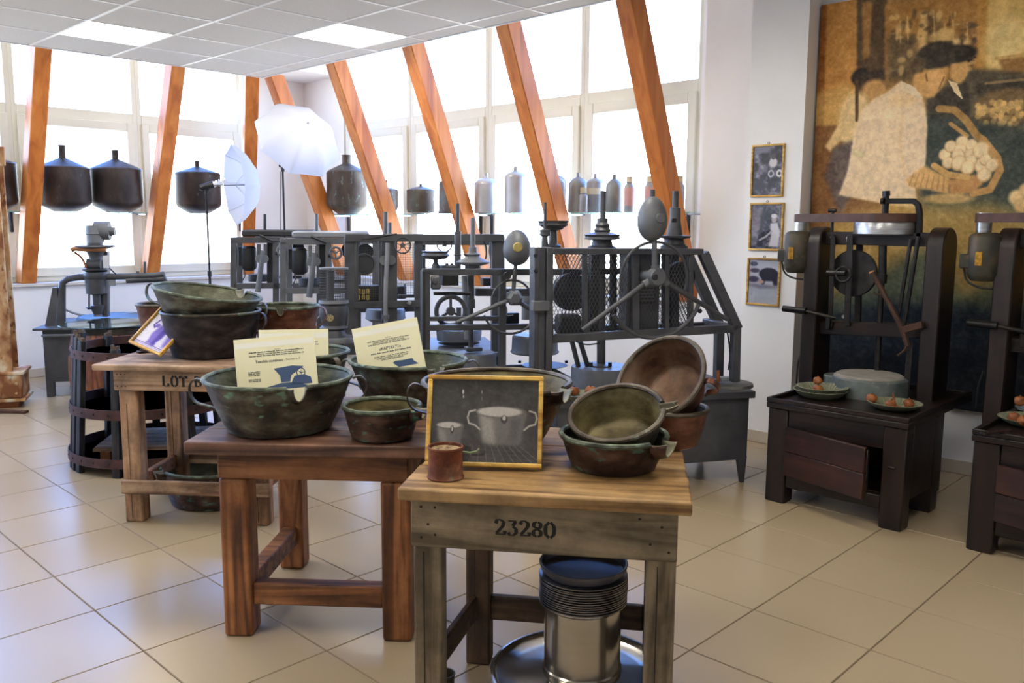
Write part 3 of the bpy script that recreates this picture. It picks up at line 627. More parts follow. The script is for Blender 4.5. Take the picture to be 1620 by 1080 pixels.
cv.a = 255 * (np.clip(cv.a, 0, 255) / 255) ** .9; cv.noise(9, 2)
BL, BR = gz(673, 739, .7515), gz(857, 744, .7515); ex = (BR - BL); Wp = ex.length; ex.normalize(); yv = UP.cross(ex); zt = (UP * math.cos(.30) + yv * math.sin(.30)); 
def frameM(o, ex, ez): ey = ez.cross(ex); M = Matrix((ex, ey, ez)).transposed().to_4x4(); M.translation = o; return M
po = picture('gilt-framed black and white photograph of two metal pots leaning on the front table', frameM(BL + UP * .006, ex, zt), Wp, .275, .0135, cv)
MB().bar((Wp * .5, .004, .21), (Wp * .5, .085, .012), .05, .004).build('easel_back', m_back, po)
# --- blue vase print leaning on the pale table
cv = Canvas(90, 126, (222, 222, 240)); cv.noise(5, 5); B_ = (70, 52, 168); B2 = (122, 106, 206)
cv.line([(0, .93), (1, .93)], .008, B_); cv.line([(0, .955), (1, .955)], .006, B2); cv.line([(0, .985), (1, .985)], .008, B_)
cv.poly([(.32, .92), (.36, .86), (.3, .74), (.36, .56), (.52, .44), (.6, .46), (.68, .6), (.66, .76), (.6, .86), (.64, .92)], B2, 2); cv.poly([(.5, .92), (.52, .6), (.56, .46), (.68, .6), (.66, .76), (.6, .86), (.64, .92)], B_, 2)
cv.line([(.5, .44), (.36, .40), (.22, .46), (.16, .58), (.24, .62)], .022, B_); cv.ell(.28, .57, .07, .04, B2); cv.poly([(.5, .44), (.52, .34), (.48, .3), (.66, .28), (.64, .36), (.62, .46)], B_, 1); cv.ell(.6, .26, .1, .03, B2)
cv.line([(.38, .14), (.46, .1), (.56, .12), (.7, .06)], .03, B_); cv.ell(.42, .16, .06, .04, B2); cv.poly([(.84, .9), (.8, .7), (.86, .5), (1, .4), (1, .9)], B2, 3); cv.noise(9, 2)
c1, c2 = -.34, .6
BLp = gd(205, 543, 4.32); ex = (RIGHT * .63 - UP * .17 + FWD * c1).normalized(); ez = (RIGHT * .52 + UP * .73 + FWD * c2); ez = (ez - ex * ez.dot(ex)).normalized()
picture('gilt-framed blue vase picture leaning askew beside the stacked basins', frameM(BLp, ex, ez), .232, .335, .013, cv)
rb = thing('rusted_scrap', 'small dark rusted iron scrap under the blue vase picture', 'scrap', gz(229, 557, Z3 + .001), .3)
MB().prism([(-.05, -.02), (.03, -.026), (.05, 0), (.02, .022), (-.04, .02)], .012).build('plate', m_iron, rb, .003); MB().tube((-.03, 0, .012), (.03, .004, .02), .006).build('pin', m_iron, rb)
# --- three photographs on the pillar
def bw(seed, kind):
    c = Canvas(60, 92, (64, 60, 72)); c.noise(75, 9); c.noise(50, 4); c.noise(26, 2)
    if kind == 0:
        c.poly([(.0, .0), (.55, .0), (.5, .12), (0, .16)], (120, 116, 130), 1); c.ell(.68, .34, .14, .1, (206, 200, 200), .4); c.ell(.68, .22, .07, .06, (70, 60, 60)); c.ell(.62, .56, .1, .075, (190, 190, 196)); c.ell(.62, .56, .06, .045, (60, 58, 64)); c.ell(.9, .56, .11, .08, (214, 210, 210)); c.ell(.9, .56, .05, .035, (60, 58, 64)); c.ell(.25, .8, .22, .08, (40, 38, 46), .5)
    if kind == 1:
        c.poly([(.0, .05), (.4, .05), (.2, .95), (0, .95)], (148, 132, 140), 3, .6); c.line([(.45, 0), (.25, .9)], .05, (40, 36, 44)); c.poly([(.62, .42), (.86, .4), (.96, .62), (.9, .95), (.6, .95), (.66, .7)], (206, 202, 206), 1); c.ell(.74, .34, .08, .07, (176, 160, 156)); c.ell(.74, .26, .1, .05, (212, 206, 206)); c.line([(.68, .6), (.5, .72), (.3, .8)], .03, (180, 176, 180)); c.line([(.1, .0), (.95, .0)], .03, (110, 100, 104)); c.line([(.9, 0), (.94, .4)], .02, (120, 108, 112))
    if kind == 2:
        c.a[:] = (172, 176, 186); c.noise(5, 6); c.poly([(0, .1), (1, .14), (1, .6), (0, .58)], (186, 186, 198), 2); c.ell(.66, .32, .32, .14, (34, 32, 46), .15); c.poly([(.42, .34), (.96, .34), (.96, .58), (.84, .58), (.8, .48), (.56, .48), (.52, .56), (.44, .56)], (34, 32, 46), 1); c.ell(.16, .1, .12, .05, (60, 56, 80), .5); c.ell(.2, .25, .16, .05, (70, 64, 84), .6); c.ell(.16, .45, .18, .07, (60, 56, 78), .6); c.ell(.42, .5, .1, .04, (196, 150, 130), .6); c.poly([(0, .55), (1, .58), (1, .62), (.4, .66), (0, .6)], (120, 118, 132), 2)
    return c
for kind, (a, b, lab) in enumerate((((1191, 230), (1239, 311), 'upper gilt-framed photograph of workers and round machine parts on the pillar'), ((1188, 321), (1238, 397), 'middle gilt-framed photograph of a person in white on the pillar'), ((1184, 407), (1233, 485), 'lower gilt-framed photograph of a dark rounded machine on the pillar'))):
    tl, br = gx(*a, 5.318), gx(*b, 5.318)
    o = picture(lab, frameM(Vector((5.3185, tl.y, br.z)), Vector((0, -1, 0)), UP), tl.y - br.y, tl.z - br.z, .013, bw(kind, kind), 'small gilt photographs on the pillar', True, .016)
    MB().ring(((tl.y - br.y) / 2, -.004, tl.z - br.z + .008), .007, .0018, (0, 1, 0), 12, 6).build('hanger', m_iron, o)
# --- big sepia canvas on the right wall
MX = 5.452; my0 = 2.57; mz1 = 2.87; mz0 = .40; MW = 2.75; MH = mz1 - mz0
cv = Canvas(540, 490, (150, 112, 62))
def mp(px, py): g = gx(px, py, MX); return ((my0 - g.y) / MW, (mz1 - g.z) / MH)
cv.map = mp
D_ = (58, 52, 46); 
cv.poly([(1290, -5), (1362, -5), (1358, 205), (1285, 205)], (176, 124, 62), 3); cv.poly([(1290, -5), (1309, -5), (1298, 420), (1270, 420)], (118, 70, 26), 3, .8)
cv.poly([(1285, 150), (1360, 130), (1360, 200), (1285, 205)], (198, 162, 96), 8, .6)
cv.poly([(1285, 200), (1400, 196), (1400, 420), (1270, 420)], (120, 82, 46), 3)
cv.poly([(1356, -5), (1404, -5), (1404, 140), (1356, 165)], (86, 66, 42), 2); cv.poly([(1364, 5), (1380, 3), (1376, 90), (1366, 95)], (160, 114, 58), 3, .8)
cv.poly([(1400, 8), (1560, -8), (1560, 120), (1400, 130)], (156, 112, 56), 3); cv.poly([(1456, 20), (1470, 18), (1466, 110), (1452, 110)], (206, 170, 104), 2, .8)
cv.poly([(1404, 55), (1450, 60), (1450, 130), (1404, 130)], (92, 76, 52), 5, .85); cv.poly([(1466, 25), (1490, 22), (1490, 70), (1466, 80)], (96, 76, 50), 4, .7); cv.poly([(1515, 35), (1545, 35), (1545, 90), (1515, 90)], (120, 86, 48), 4, .7)
for x in (1424, 1436, 1478, 1508, 1530): cv.line([(x, 24 + (x % 7) * 3), (x + 1, 68)], .003, (214, 178, 112), .6)
cv.ell(1494, 56, 16, 10, (208, 172, 108), .6, .8); cv.ell(1512, 70, 22, 8, (214, 186, 130), .6, .8)
cv.poly([(1546, -8), (1566, -8), (1560, 130), (1546, 130)], (176, 128, 62), 2); cv.poly([(1564, -10), (2400, -10), (2400, 110), (1560, 110)], (202, 166, 98), 3); cv.ell(1590, 70, 34, 40, (226, 200, 138), .7, .6)
cv.poly([(1578, 92), (2000, 74), (2000, 124), (1590, 122)], (142, 104, 58), 2); cv.line([(1576, 93), (1640, 84)], .008, (186, 146, 86))
cv.poly([(1530, 108), (1620, 115), (2400, 120), (2400, 420), (1455, 420), (1466, 150), (1500, 130)], (84, 74, 56), 4)
cv.poly([(1545, 128), (1640, 122), (1640, 150), (1545, 150)], (66, 58, 46), 4); cv.line([(1560, 132), (1640, 124)], .006, (150, 122, 80), .7)
for k in range(90):
    x, y = 1405 + rng.random() * 140, 20 + rng.random() * 100; q = rng.random(); cv.ell(x, y, 2 + 5 * rng.random(), 2 + 7 * rng.random(), (78, 62, 42) if q < .55 else (206, 168, 104), .6, .55)
for k in range(60): cv.ell(1466 + rng.random() * 160, 205 + rng.random() * 120, 3 + 8 * rng.random(), 2 + 5 * rng.random(), (52, 56, 50) if rng.random() < .7 else (112, 98, 68), .7, .5)
# far figure and hats
cv.ell(1362, 122, 15, 13, (52, 42, 32), .3); cv.poly([(1347, 120), (1400, 108), (1398, 140), (1360, 142)], (64, 50, 36), 4); cv.ell(1383, 142, 20, 16, (176, 132, 78), .4)
cv.ell(1352, 190, 26, 44, (206, 174, 120), .25); cv.poly([(1322, 205), (1345, 178), (1360, 180), (1356, 216), (1330, 222), (1314, 240), (1306, 232)], (210, 178, 124), 2); cv.poly([(1318, 235), (1358, 218), (1352, 300), (1330, 340), (1305, 280)], (92, 78, 70), 4)
cv.line([(1356, 130), (1356, 190)], .01, (86, 62, 36))
# second person: face, cap, dark coat and white collar
cv.poly([(1490, 140), (1530, 130), (1536, 182), (1522, 190), (1470, 200), (1468, 160)], (64, 56, 44), 3); cv.ell(1518, 112, 14, 20, (190, 146, 88), .25); cv.ell(1516, 86, 30, 14, (56, 48, 36), .25); cv.poly([(1530, 95), (1548, 88), (1532, 100)], (50, 42, 32), 1); cv.poly([(1500, 127), (1514, 132), (1524, 158), (1510, 146)], (222, 196, 150), 1)
# baskets of fruit
cv.ell(1590, 170, 52, 30, (108, 86, 56), .2)
for k in range(60): cv.ell(1546 + rng.random() * 74, 160 + rng.random() * 36, 4.5, 4.5, tuple(np.array((196, 158, 96)) * (.75 + .35 * rng.random())), .5)
cv.poly([(1455, 180), (1640, 205), (1640, 420), (1455, 420)], (60, 66, 58), 8, .9)
# main person: hair, face, white coat
cv.ell(1482, 88, 35, 22, (62, 54, 42), .2); cv.ell(1452, 105, 12, 14, (84, 68, 46), .4)
cv.poly([(1446, 118), (1470, 112), (1500, 108), (1498, 122), (1484, 140), (1480, 152), (1466, 156), (1444, 140)], (196, 148, 88), 2); cv.ell(1480, 128, 14, 18, (212, 164, 102), .5); cv.line([(1465, 118), (1467, 128)], .004, (120, 82, 46)); cv.line([(1494, 122), (1486, 140)], .003, (116, 78, 44))
coat = [(1426, 129), (1458, 150), (1464, 172), (1466, 200), (1464, 240), (1460, 270), (1446, 284), (1452, 330), (1400, 322), (1328, 308), (1342, 270), (1352, 210), (1364, 176), (1382, 158), (1404, 146)]
cv.poly(coat, (244, 212, 168), 2); cv.poly([(1408, 150), (1440, 146), (1456, 158), (1430, 170), (1404, 168)], (202, 164, 112), 4, .6); cv.poly([(1424, 128), (1448, 138), (1460, 156), (1446, 152), (1430, 142)], (240, 214, 172), 1)
cv.poly([(1430, 190), (1466, 185), (1464, 262), (1440, 280), (1424, 240)], (246, 214, 172), 3); cv.line([(1428, 182), (1424, 230), (1432, 276)], .006, (206, 170, 118), .7); cv.poly([(1350, 235), (1370, 240), (1366, 250), (1348, 246)], (206, 184, 138), 1)
cv.poly([(1432, 284), (1462, 262), (1504, 282), (1500, 308), (1470, 300), (1440, 296)], (190, 148, 92), 2); cv.poly([(1500, 284), (1544, 276), (1556, 288), (1540, 306), (1502, 308)], (168, 122, 72), 2)
for k in range(7): cv.line([(1446 + k * 8, 274 + k), (1438 + k * 9, 294 + k)], .003, (140, 100, 58), .7)
# handled basket full of round fruit
cv.line([(1486, 172), (1510, 174), (1528, 190), (1545, 214), (1556, 222)], .018, (154, 118, 68)); cv.line([(1504, 196), (1530, 215)], .010, (166, 128, 76)); cv.line([(1556, 222), (1578, 250), (1582, 270), (1566, 300), (1540, 306)], .018, (170, 128, 76)); cv.line([(1478, 262), (1500, 276), (1530, 280)], .016, (186, 146, 88))
for x, y, r in ((1495, 245, 9), (1504, 232, 9), (1522, 226, 10), (1519, 238, 10), (1500, 258, 9), (1516, 246, 10), (1537, 230, 9), (1534, 244, 8), (1552, 238, 13), (1536, 254, 9), (1517, 258, 12), (1531, 265, 11), (1554, 262, 12), (1559, 253, 9), (1569, 262, 10), (1557, 277, 11)):
    cv.ell(x, y, r * 1.05, r * 1.05, (150, 110, 66), .2); cv.ell(x, y - 1, r * .95, r * .92, (232, 204, 156), .55)
cv.ell(1500, 314, 40, 8, (200, 160, 102), .5, .8); cv.ell(1608, 312, 12, 12, (214, 180, 126), .5); cv.ell(1622, 300, 10, 10, (206, 170, 116), .5); cv.ell(1618, 325, 14, 12, (200, 164, 112), .5)
cv.poly([(1440, 320), (1500, 325), (1570, 322), (1640, 350), (1700, 420), (1700, 560), (1380, 560), (1300, 540), (1310, 350), (1380, 330)], (166, 134, 72), 14, .85)
cv.poly([(1300, 470), (1380, 440), (1460, 390), (1500, 420), (1520, 470), (1580, 440), (1640, 480), (2400, 470), (2400, 560), (1260, 560)], (72, 82, 66), 16, .85)
cv.poly([(1255, 500), (1400, 478), (1520, 482), (1620, 500), (2400, 490), (2400, 700), (1240, 700)], (30, 38, 46), 14, 1); cv.poly([(1240, 560), (2400, 540), (2400, 720), (1240, 720)], (20, 27, 36), 10, 1)
# right-hand continuation beyond the basket
cv.map = None; cv.ell(.72, .55, .12, .2, (120, 92, 56), .6, .6); cv.ell(.86, .3, .08, .16, (186, 150, 96), .6, .5)
_x = np.clip(cv.a, 0, 255) / 255; _y = _x @ np.array([.3, .6, .1]); _t = np.clip((_y ** .8 - .5) * 1.25 + .50, .05, 1); _x = _x * (_t / _y)[..., None]; cv.a = 255 * _x / np.maximum(1, _x.max(-1, keepdims=True) / .97); cv.noise(9, 13, (1, .9, .7)); cv.noise(10, 6, (1, .9, .7)); cv.noise(13, 3, (1, .92, .8)); cv.noise(9, 1)
mu = thing('wall_canvas', 'huge sepia canvas print of a person in white carrying a fruit basket', 'mural', M=frameM(Vector((5.49, my0, mz0)), Vector((0, -1, 0)), UP))
MB().box2((0, -.036, 0), (MW, 0, MH)).build('stretcher_panel', mat('sepia_canvas_edge', [(.3, rgb(92, 54, 22)), (.7, rgb(128, 80, 36))], .8, 0, 5), mu)
cv.build('print', MW, MH, mu, m_canvas, (0, -.0375, 0))
# ================================================================ GREY MACHINES (parts laid out on each machine's own front plane)
g_dark = mat('machine_grey', [(.3, rgb(67, 68, 73)), (.7, rgb(87, 89, 94))], .45, .25, 8, rvar=.08, spec=.45, bump=.05, bscale=60)
g_mid = mat('machine_light_grey', [(.3, rgb(91, 93, 99)), (.7, rgb(110, 114, 118))], .5, .2, 8, bump=.05, bscale=60)
g_pale = mat('machine_pale_grey', [(.3, rgb(132, 136, 143)), (.7, rgb(151, 155, 161))], .5, .2, 8)
g_blk = mat('machine_black', [(.3, rgb(33, 34, 36)), (.7, rgb(51, 52, 56))], .5, .2, 10)
m_steel = mat('bright_steel', [(.3, rgb(150, 152, 154)), (.7, rgb(186, 188, 190))], .3, .9, 12, (1, 1, 9))
m_brass = mat('brass_plate', [(.3, rgb(168, 150, 86)), (.7, rgb(204, 186, 120))], .45, .5, 40)
m_orust = mat('orange_rust', [(.3, rgb(124, 66, 36)), (.7, rgb(160, 98, 60))], .7, .2, 20)
class Mach:
    """a thing whose parts are placed by the photograph's pixels on vertical planes at depth Y behind its front plane"""
    def __init__(s, name, label, cat, origin, a=15., group=None):
        s.o = Vector((origin[0], origin[1], 0)); s.a = CAMANG + math.radians(a); s.u = Vector((math.cos(s.a), math.sin(s.a), 0)); s.v = Vector((-math.sin(s.a), math.cos(s.a), 0))
        s.root = thing(name, label, cat, s.o, s.a, group); s.m = g_dark
    def at(s, px, py, Y=0.):
        d = Vector(ray(px, py)); p0 = s.o + s.v * Y; t = (p0.dot(s.v)) / d.dot(s.v); P = d * t + Vector((0, 0, H)); r = P - s.o
        return Vector((r.dot(s.u), Y, P.z))
    def sc(s, px, py, Y=0.): L = s.at(px, py, Y); W_ = s.o + s.u * L.x + s.v * L.y + UP * L.z; return proj(W_)[2] / F
    def put(s, b, name, m=None, bevel=0, par=None, seg=1): return b.build(name, m or s.m, par or s.root, bevel, seg=seg)
    def bar(s, name, p, q, w, dep, Y=0., m=None, Y2=None, bevel=.003, par=None):
        P, Q = s.at(*p, Y), s.at(*q, Y if Y2 is None else Y2); k = s.sc(*p, Y); t = (Q - P)
        sd = Vector((0, 1, 0))
        return s.put(MB().bar(P, Q, dep, w * k, sd), name, m, bevel, par)
    def tube(s, name, p, q, r, Y=0., m=None, Y2=None, r2=None, n=14, par=None):
        k = s.sc(*p, Y); return s.put(MB().tube(s.at(*p, Y), s.at(*q, Y if Y2 is None else Y2), r * k, (r2 or r) * k, n), name, m, 0, par)
    def path(s, name, pts, r, m=None, Y=0., n=8, closed=False, par=None, smoothit=2):
        P = [s.at(p[0], p[1], p[2] if len(p) > 2 else Y) for p in pts]; k = s.sc(pts[0][0], pts[0][1], Y)
        for _ in range(smoothit):
            Q = [P[0]]
            for a, b in zip(P[:-1], P[1:]): Q += [a.lerp(b, .25), a.lerp(b, .75)]
            P = Q + [P[-1]]
        return s.put(MB().path(P, r * k, n, closed), name, m, 0, par)
    def box(s, name, p, q, dep, Y=0., m=None, bevel=.004, par=None):
        c = ((p[0] + q[0]) / 2, (p[1] + q[1]) / 2); k = s.sc(*c, Y); C = s.at(*c, Y); w, h = abs(p[0] - q[0]) * k, abs(p[1] - q[1]) * k
        return s.put(MB().box((C.x, Y + dep / 2, C.z), (w, dep, h)), name, m, bevel, par)
    def cyl(s, name, px, y0, y1, w, Y=0., m=None, par=None, n=32, top=None):
        A, B = s.at(px, y1, Y), s.at(px, y0, Y); k = s.sc(px, (y0 + y1) / 2, Y) / 2; e = min(.006, (B.z - A.z) * .2)
        wt = top or w
        return s.put(MB().lathe([(0, 0), (w * k - e, 0), (w * k, e), (wt * k, B.z - A.z - e), (wt * k - e, B.z - A.z), (0, B.z - A.z)], n, ((A.x + B.x) / 2, Y, A.z)), name, m, 0, par)
    def lathe(s, name, px, prof, Y=0., m=None, par=None, n=32):
        k = s.sc(px, prof[0][0], Y) / 2; X = s.at(px, prof[len(prof) // 2][0], Y).x
        pr = [(w * k, s.at(px, y, Y).z) for y, w in prof]; pr.sort(key=lambda t: 0)
        pr = [(0, pr[0][1])] + pr + [(0, pr[-1][1])]
        if pr[0][1] > pr[-1][1]: pr = pr[::-1]
        return s.put(MB().lathe(pr, n, (X, Y, 0)), name, m, 0, par)
    def disc(s, name, c, r, th, Y=0., m=None, par=None, n=32, rim=None):
        k = s.sc(*c, Y); C = s.at(*c, Y); M = Matrix.Rotation(math.pi / 2, 3, 'X'); R = r * k
        pr = [(0, 0), (R - .003, 0), (R, .003), (R, th - .003), (R - .003, th), (0, th)] if not rim else [(0, th * .3), (R * .82, th * .3), (R * .88, 0), (R, .002), (R, th), (R * .86, th), (R * .82, th * .7), (0, th * .7)]
        return s.put(MB().lathe(pr, n, (C.x, Y + th, C.z), M), name, m, 0, par)
    def wheel(s, name, c, r, Y=0., m=None, spokes=5, rr=.12, a0=0., hub=.22, par=None):
        k = s.sc(*c, Y); C = s.at(*c, Y); R = r * k; b = MB().ring(C, R, R * rr, (0, 1, 0), 36, 8)
        for i in range(spokes):
            a = math.radians(a0 + 360 / spokes * i); b.bar(C, C + Vector((math.cos(a), 0, math.sin(a))) * R, R * rr * 1.3, R * rr, (0, 1, 0))
        b.tube(C - Vector((0, R * .2, 0)), C + Vector((0, R * .2, 0)), R * hub, n=16)
        return s.put(b, name, m, 0, par)
    def arc(s, name, c, r, a0, a1, rr, Y=0., m=None, par=None):
        k = s.sc(*c, Y); C = s.at(*c, Y); pts = [C + Vector((math.cos(math.radians(a0 + (a1 - a0) * i / 32)), 0, math.sin(math.radians(a0 + (a1 - a0) * i / 32)))) * r * k for i in range(33)]
        return s.put(MB().path(pts, rr * k, 8), name, m, 0, par)
    def mesh(s, name, p, q, pit, wire, Y=0., m=None, diamond=True, par=None):
        A, B = s.at(*p, Y), s.at(*q, Y); x0, x1, z0, z1 = min(A.x, B.x), max(A.x, B.x), min(A.z, B.z), max(A.z, B.z); b = MB()
        if diamond:
            nx = int((x1 - x0) / pit); nz = int((z1 - z0) / (pit * 1.9)); px_, pz = (x1 - x0) / nx, (z1 - z0) / nz
            for i in range(nx):
                for j in range(nz):
                    cx, cz = x0 + (i + .5) * px_, z0 + (j + .5) * pz
                    for dx, dz in ((.5, .5), (-.5, .5), (.5, -.5), (-.5, -.5)): b.bar((cx + dx * px_, Y, cz), (cx, Y, cz + dz * pz), .0015, wire, (0, 1, 0))
        else:
            nx, nz = int((x1 - x0) / pit), int((z1 - z0) / pit)
            for i in range(nx + 1): b.bar((x0 + (x1 - x0) * i / nx, Y, z0), (x0 + (x1 - x0) * i / nx, Y, z1), wire, wire, (0, 1, 0))
            for j in range(nz + 1): b.bar((x0, Y, z0 + (z1 - z0) * j / nz), (x1, Y, z0 + (z1 - z0) * j / nz), wire, wire, (0, 1, 0))
        return tag(b.build(name, m or g_dark, par or s.root, smooth=False), kind='stuff')
    def lbox(s, name, a, b, m=None, bevel=.004, par=None): return s.put(MB().box2(a, b), name, m, bevel, par)
    def bolt(s, c, r, Y, m=None, par=None): return s.disc('bolt', c, r, .012, Y - .012, m or g_blk, par, 6)
    def egg(s, px, y0, y1, w, Y, m=None):
        prof = []
        for i in range(25):
            t = math.pi * i / 24; prof.append((y1 + (y0 - y1) * (.5 - .5 * math.cos(t)), w * math.sin(t) * (1 - .1 * math.cos(t) * -1)))
        return s.lathe('counterweight', px, prof[1:-1], Y, m or g_mid)
GM = 'grey citrus processing machines'
# ---------------------------------------------------------------- M1: machine with the large egg and three-armed wheel
a = Mach('processing_machine', 'dark grey machine with diamond mesh guard, egg weight and three-armed wheel', 'machine', (4.388, 2.376), 15, GM)
cab = a.at(1180, 612); zc = .545
P0 = a.at(882, 700); P1 = a.at(1188, 700)
a.lbox('cabinet_body', (P0.x, .02, .14), (P1.x - .01, .56, zc - .04), g_dark)
a.lbox('cabinet_top', (P0.x - .02, -.01, zc - .04), (P1.x + .012, .6, zc), g_dark)
for x in (P0.x + .04, P1.x - .03):
    for y in (.04, .54):
        a.put(MB().add([(x - .035, y - .02, .16), (x + .02, y - .02, .16), (x + .02, y + .02, .16), (x - .035, y + .02, .16), (x - .008, y - .01, 0), (x + .014, y - .01, 0), (x + .014, y + .01, 0), (x - .008, y + .01, 0)], [(0,1,2,3), (7,6,5,4), (0,4,5,1), (1,5,6,2), (2,6,7,3), (3,7,4,0)]), 'cabinet_leg', g_dark)
YF, YB = .10, .44
for Y in (YF, YB):
    a.bar('top_rail', (856, 397), (1110, 398), 10, .05, Y) if Y == YF else a.bar('top_rail', (870, 397), (1100, 398), 10, .05, Y)
    a.bar('bottom_rail', (862, 536), (1163, 519), 13, .05, Y) if Y == YF else a.bar('bottom_rail', (885, 522), (1130, 514), 11, .05, Y)
    dx = 0 if Y == YF else -26
    a.bar('slanted_post', (1112 + dx, 400), (1166 + dx, 520), 15, .05, Y); a.bar('foot_post', (1164 + dx, 512), (1162 + dx, 603 - (0 if Y == YF else 5)), 13, .05, Y)
    a.bolt((1134 + dx, 492), 4, Y - .02)
A_ = a.at(1148, 596, .2)
a.lbox('side_rail', (a.at(1160, 520, YF).x - .02, YF, a.at(1160, 520, YF).z - .025), (a.at(1160, 520, YF).x + .02, YB, a.at(1160, 520, YF).z + .025))
a.bar('left_post', (866, 402), (870, 540), 9, .05, YF)
for x in (925, 1005, 1054, 1092): a.bar('guard_post', (x, 402), (x, 532 - (x - 870) * .03), 8 if x != 1005 else 12, .03, YF + .005)
a.mesh('mesh_guard', (872, 402), (1092, 530), .021, .0028, YF + .01)
a.mesh('mesh_guard', (890, 404), (1090, 516), .021, .0028, YB - .01)
a.bar('inner_post', (940, 402), (938, 530), 15, .05, YF + .08, g_blk); a.bar('inner_post', (1066, 402), (1066, 528), 14, .04, YB - .06, g_blk); a.box('inner_gearbox', (990, 402), (1046, 520), .12, YF + .03, g_dark); a.box('name_plate', (1000, 448), (1040, 480), .01, YF + .01, g_blk)
for r in range(5): a.box('plate_row', (1003, 452 + r * 5.4), (1037, 455 + r * 5.4), .004, YF + .006, g_dark)
a.box('inner_block', (884, 498), (922, 530), .1, YF + .03, g_blk, .015)
a.disc('inner_pulley', (905, 462), 30, .05, YF + .14, g_blk, rim=True); a.disc('inner_pulley', (1078, 438), 24, .05, YF + .16, g_blk, rim=True)
a.tube('drive_shaft', (951, 402), (951, 590), 7, .34, g_dark); a.tube('inner_shaft', (970, 402), (970, 530), 6, .4, g_blk); a.tube('inner_shaft', (1052, 402), (1052, 525), 6, .4, g_blk)
a.bar('belt', (890, 430), (1085, 428), 9, .02, .3, g_blk)
# column standing before the left end
cx = a.at(857, 500, -.02).x
for nm, x0, x1 in (('column_flange', 842, 850), ('column_web', 850, 862), ('column_flange', 862, 872)):
    X0_, X1_ = a.at(x0, 500, -.02).x, a.at(x1, 500, -.02).x; a.lbox(nm, (X0_, -.05 if nm == 'column_flange' else -.03, 0), (X1_, .04, a.at(857, 391, -.02).z), g_dark)
a.box('column_bracket', (843, 476), (871, 492), .05, -.075, g_mid)
for y in (404, 428): a.bolt((848, y), 4, -.05)
# pulleys on top of the frame
a.lathe('stepped_pulley', 953, [(302, 9), (345, 9), (345, 17), (352, 17), (356, 24), (360, 21), (364, 27), (367, 24), (371, 58), (374, 54), (378, 58), (380, 30), (388, 34), (391, 46), (397, 46)], .34)
a.lathe('cup_pulley', 875, [(349, 50), (353, 46), (356, 48), (360, 34), (363, 30), (365, 12), (385, 14), (388, 26), (396, 26)], .2); a.lathe('stub_pulley', 862, [(320, 5), (362, 5), (364, 18), (368, 16), (372, 18), (374, 10), (392, 12)], .12, g_dark)
a.lathe('slotted_sleeve', 1067, [(302, 10), (328, 10), (329, 17), (348, 18), (372, 26), (373, 52), (376, 50), (378, 30), (386, 34), (389, 44), (397, 44)], .24); a.box('sleeve_slot', (1063, 345), (1072, 352), .02, .14, g_blk)
# star wheel
HW = (1037, 438); a.arc('wheel_ring', (1035, 440), 57, -20, 200, 2.4, -.05); a.arc('wheel_ring', (1037, 453), 82, 212, 339, 3.4, -.05)
a.tube('upper_arm', (1035, 376), (1036, 430), 4.5, -.05, g_mid); a.tube('arm', (1030, 442), (921, 522), 4.5, -.05, Y2=-.08, r2=3.6); a.tube('arm', (1045, 441), (1150, 505), 4.5, -.05, Y2=-.02, r2=3.6)
C = a.at(*HW, -.05); k = a.sc(*HW, -.05); a.put(MB().lathe([(0, 0), (12 * k, 0), (15 * k, .015), (15 * k, .05), (9 * k, .06), (9 * k, .2), (0, .2)], 24, (C.x, -.09, C.z), Matrix.Rotation(-math.pi / 2, 3, 'X')), 'wheel_hub', g_mid)
a.disc('hub_bore', HW, 5, .01, -.097, g_blk); a.tube('hub_boss', (1037, 420), (1037, 428), 7, -.05, g_mid); a.tube('hub_boss', (1026, 446), (1018, 451), 6.5, -.05, g_mid); a.tube('hub_boss', (1049, 444), (1056, 449), 6.5, -.05, g_mid)
a.egg(1032, 310, 382, 47, -.05); a.tube('weight_pin', (1032, 300), (1032, 312), 4, -.05); a.disc('weight_knob', (1046, 345), 8, .035, -.138, g_mid, n=10)
# lower drum on its shaft, plate on the cabinet
a.lathe('drum', 950, [(579, 92), (583, 94), (611, 94), (612, 90)], .34, g_mid); a.lathe('flange', 950, [(574, 10), (577, 34), (580, 34)], .34, g_dark)
for x in (935, 965): a.tube('bolt', (x, 580), (x, 573), 3, .29, g_blk)
a.lathe('round_plate', 1152, [(603, 60), (605, 76), (609, 78), (611, 74)], .2, mat('worn_plate', [(.3, rgb(86, 84, 80)), (.7, rgb(116, 114, 108))], .55, .3, 14)); a.box('clamp_block', (1140, 597), (1160, 603), .05, .12, g_pale)
for x in (1136, 1164): a.tube('clamp_bolt', (x, 604), (x, 586), 3, .12, m_orust)
a.path('cable', [(1150, 520, .12), (1156, 560, .12), (1152, 585, .12)], 1.4, g_blk); a.path('cable', [(905, 537, .2), (925, 546, .2), (948, 543, .2)], 1.2, g_blk)
a.tube('curved_strut', (905, 540), (915, 580), 4, .35); a.tube('curved_strut', (918, 540), (930, 580), 4, .35)
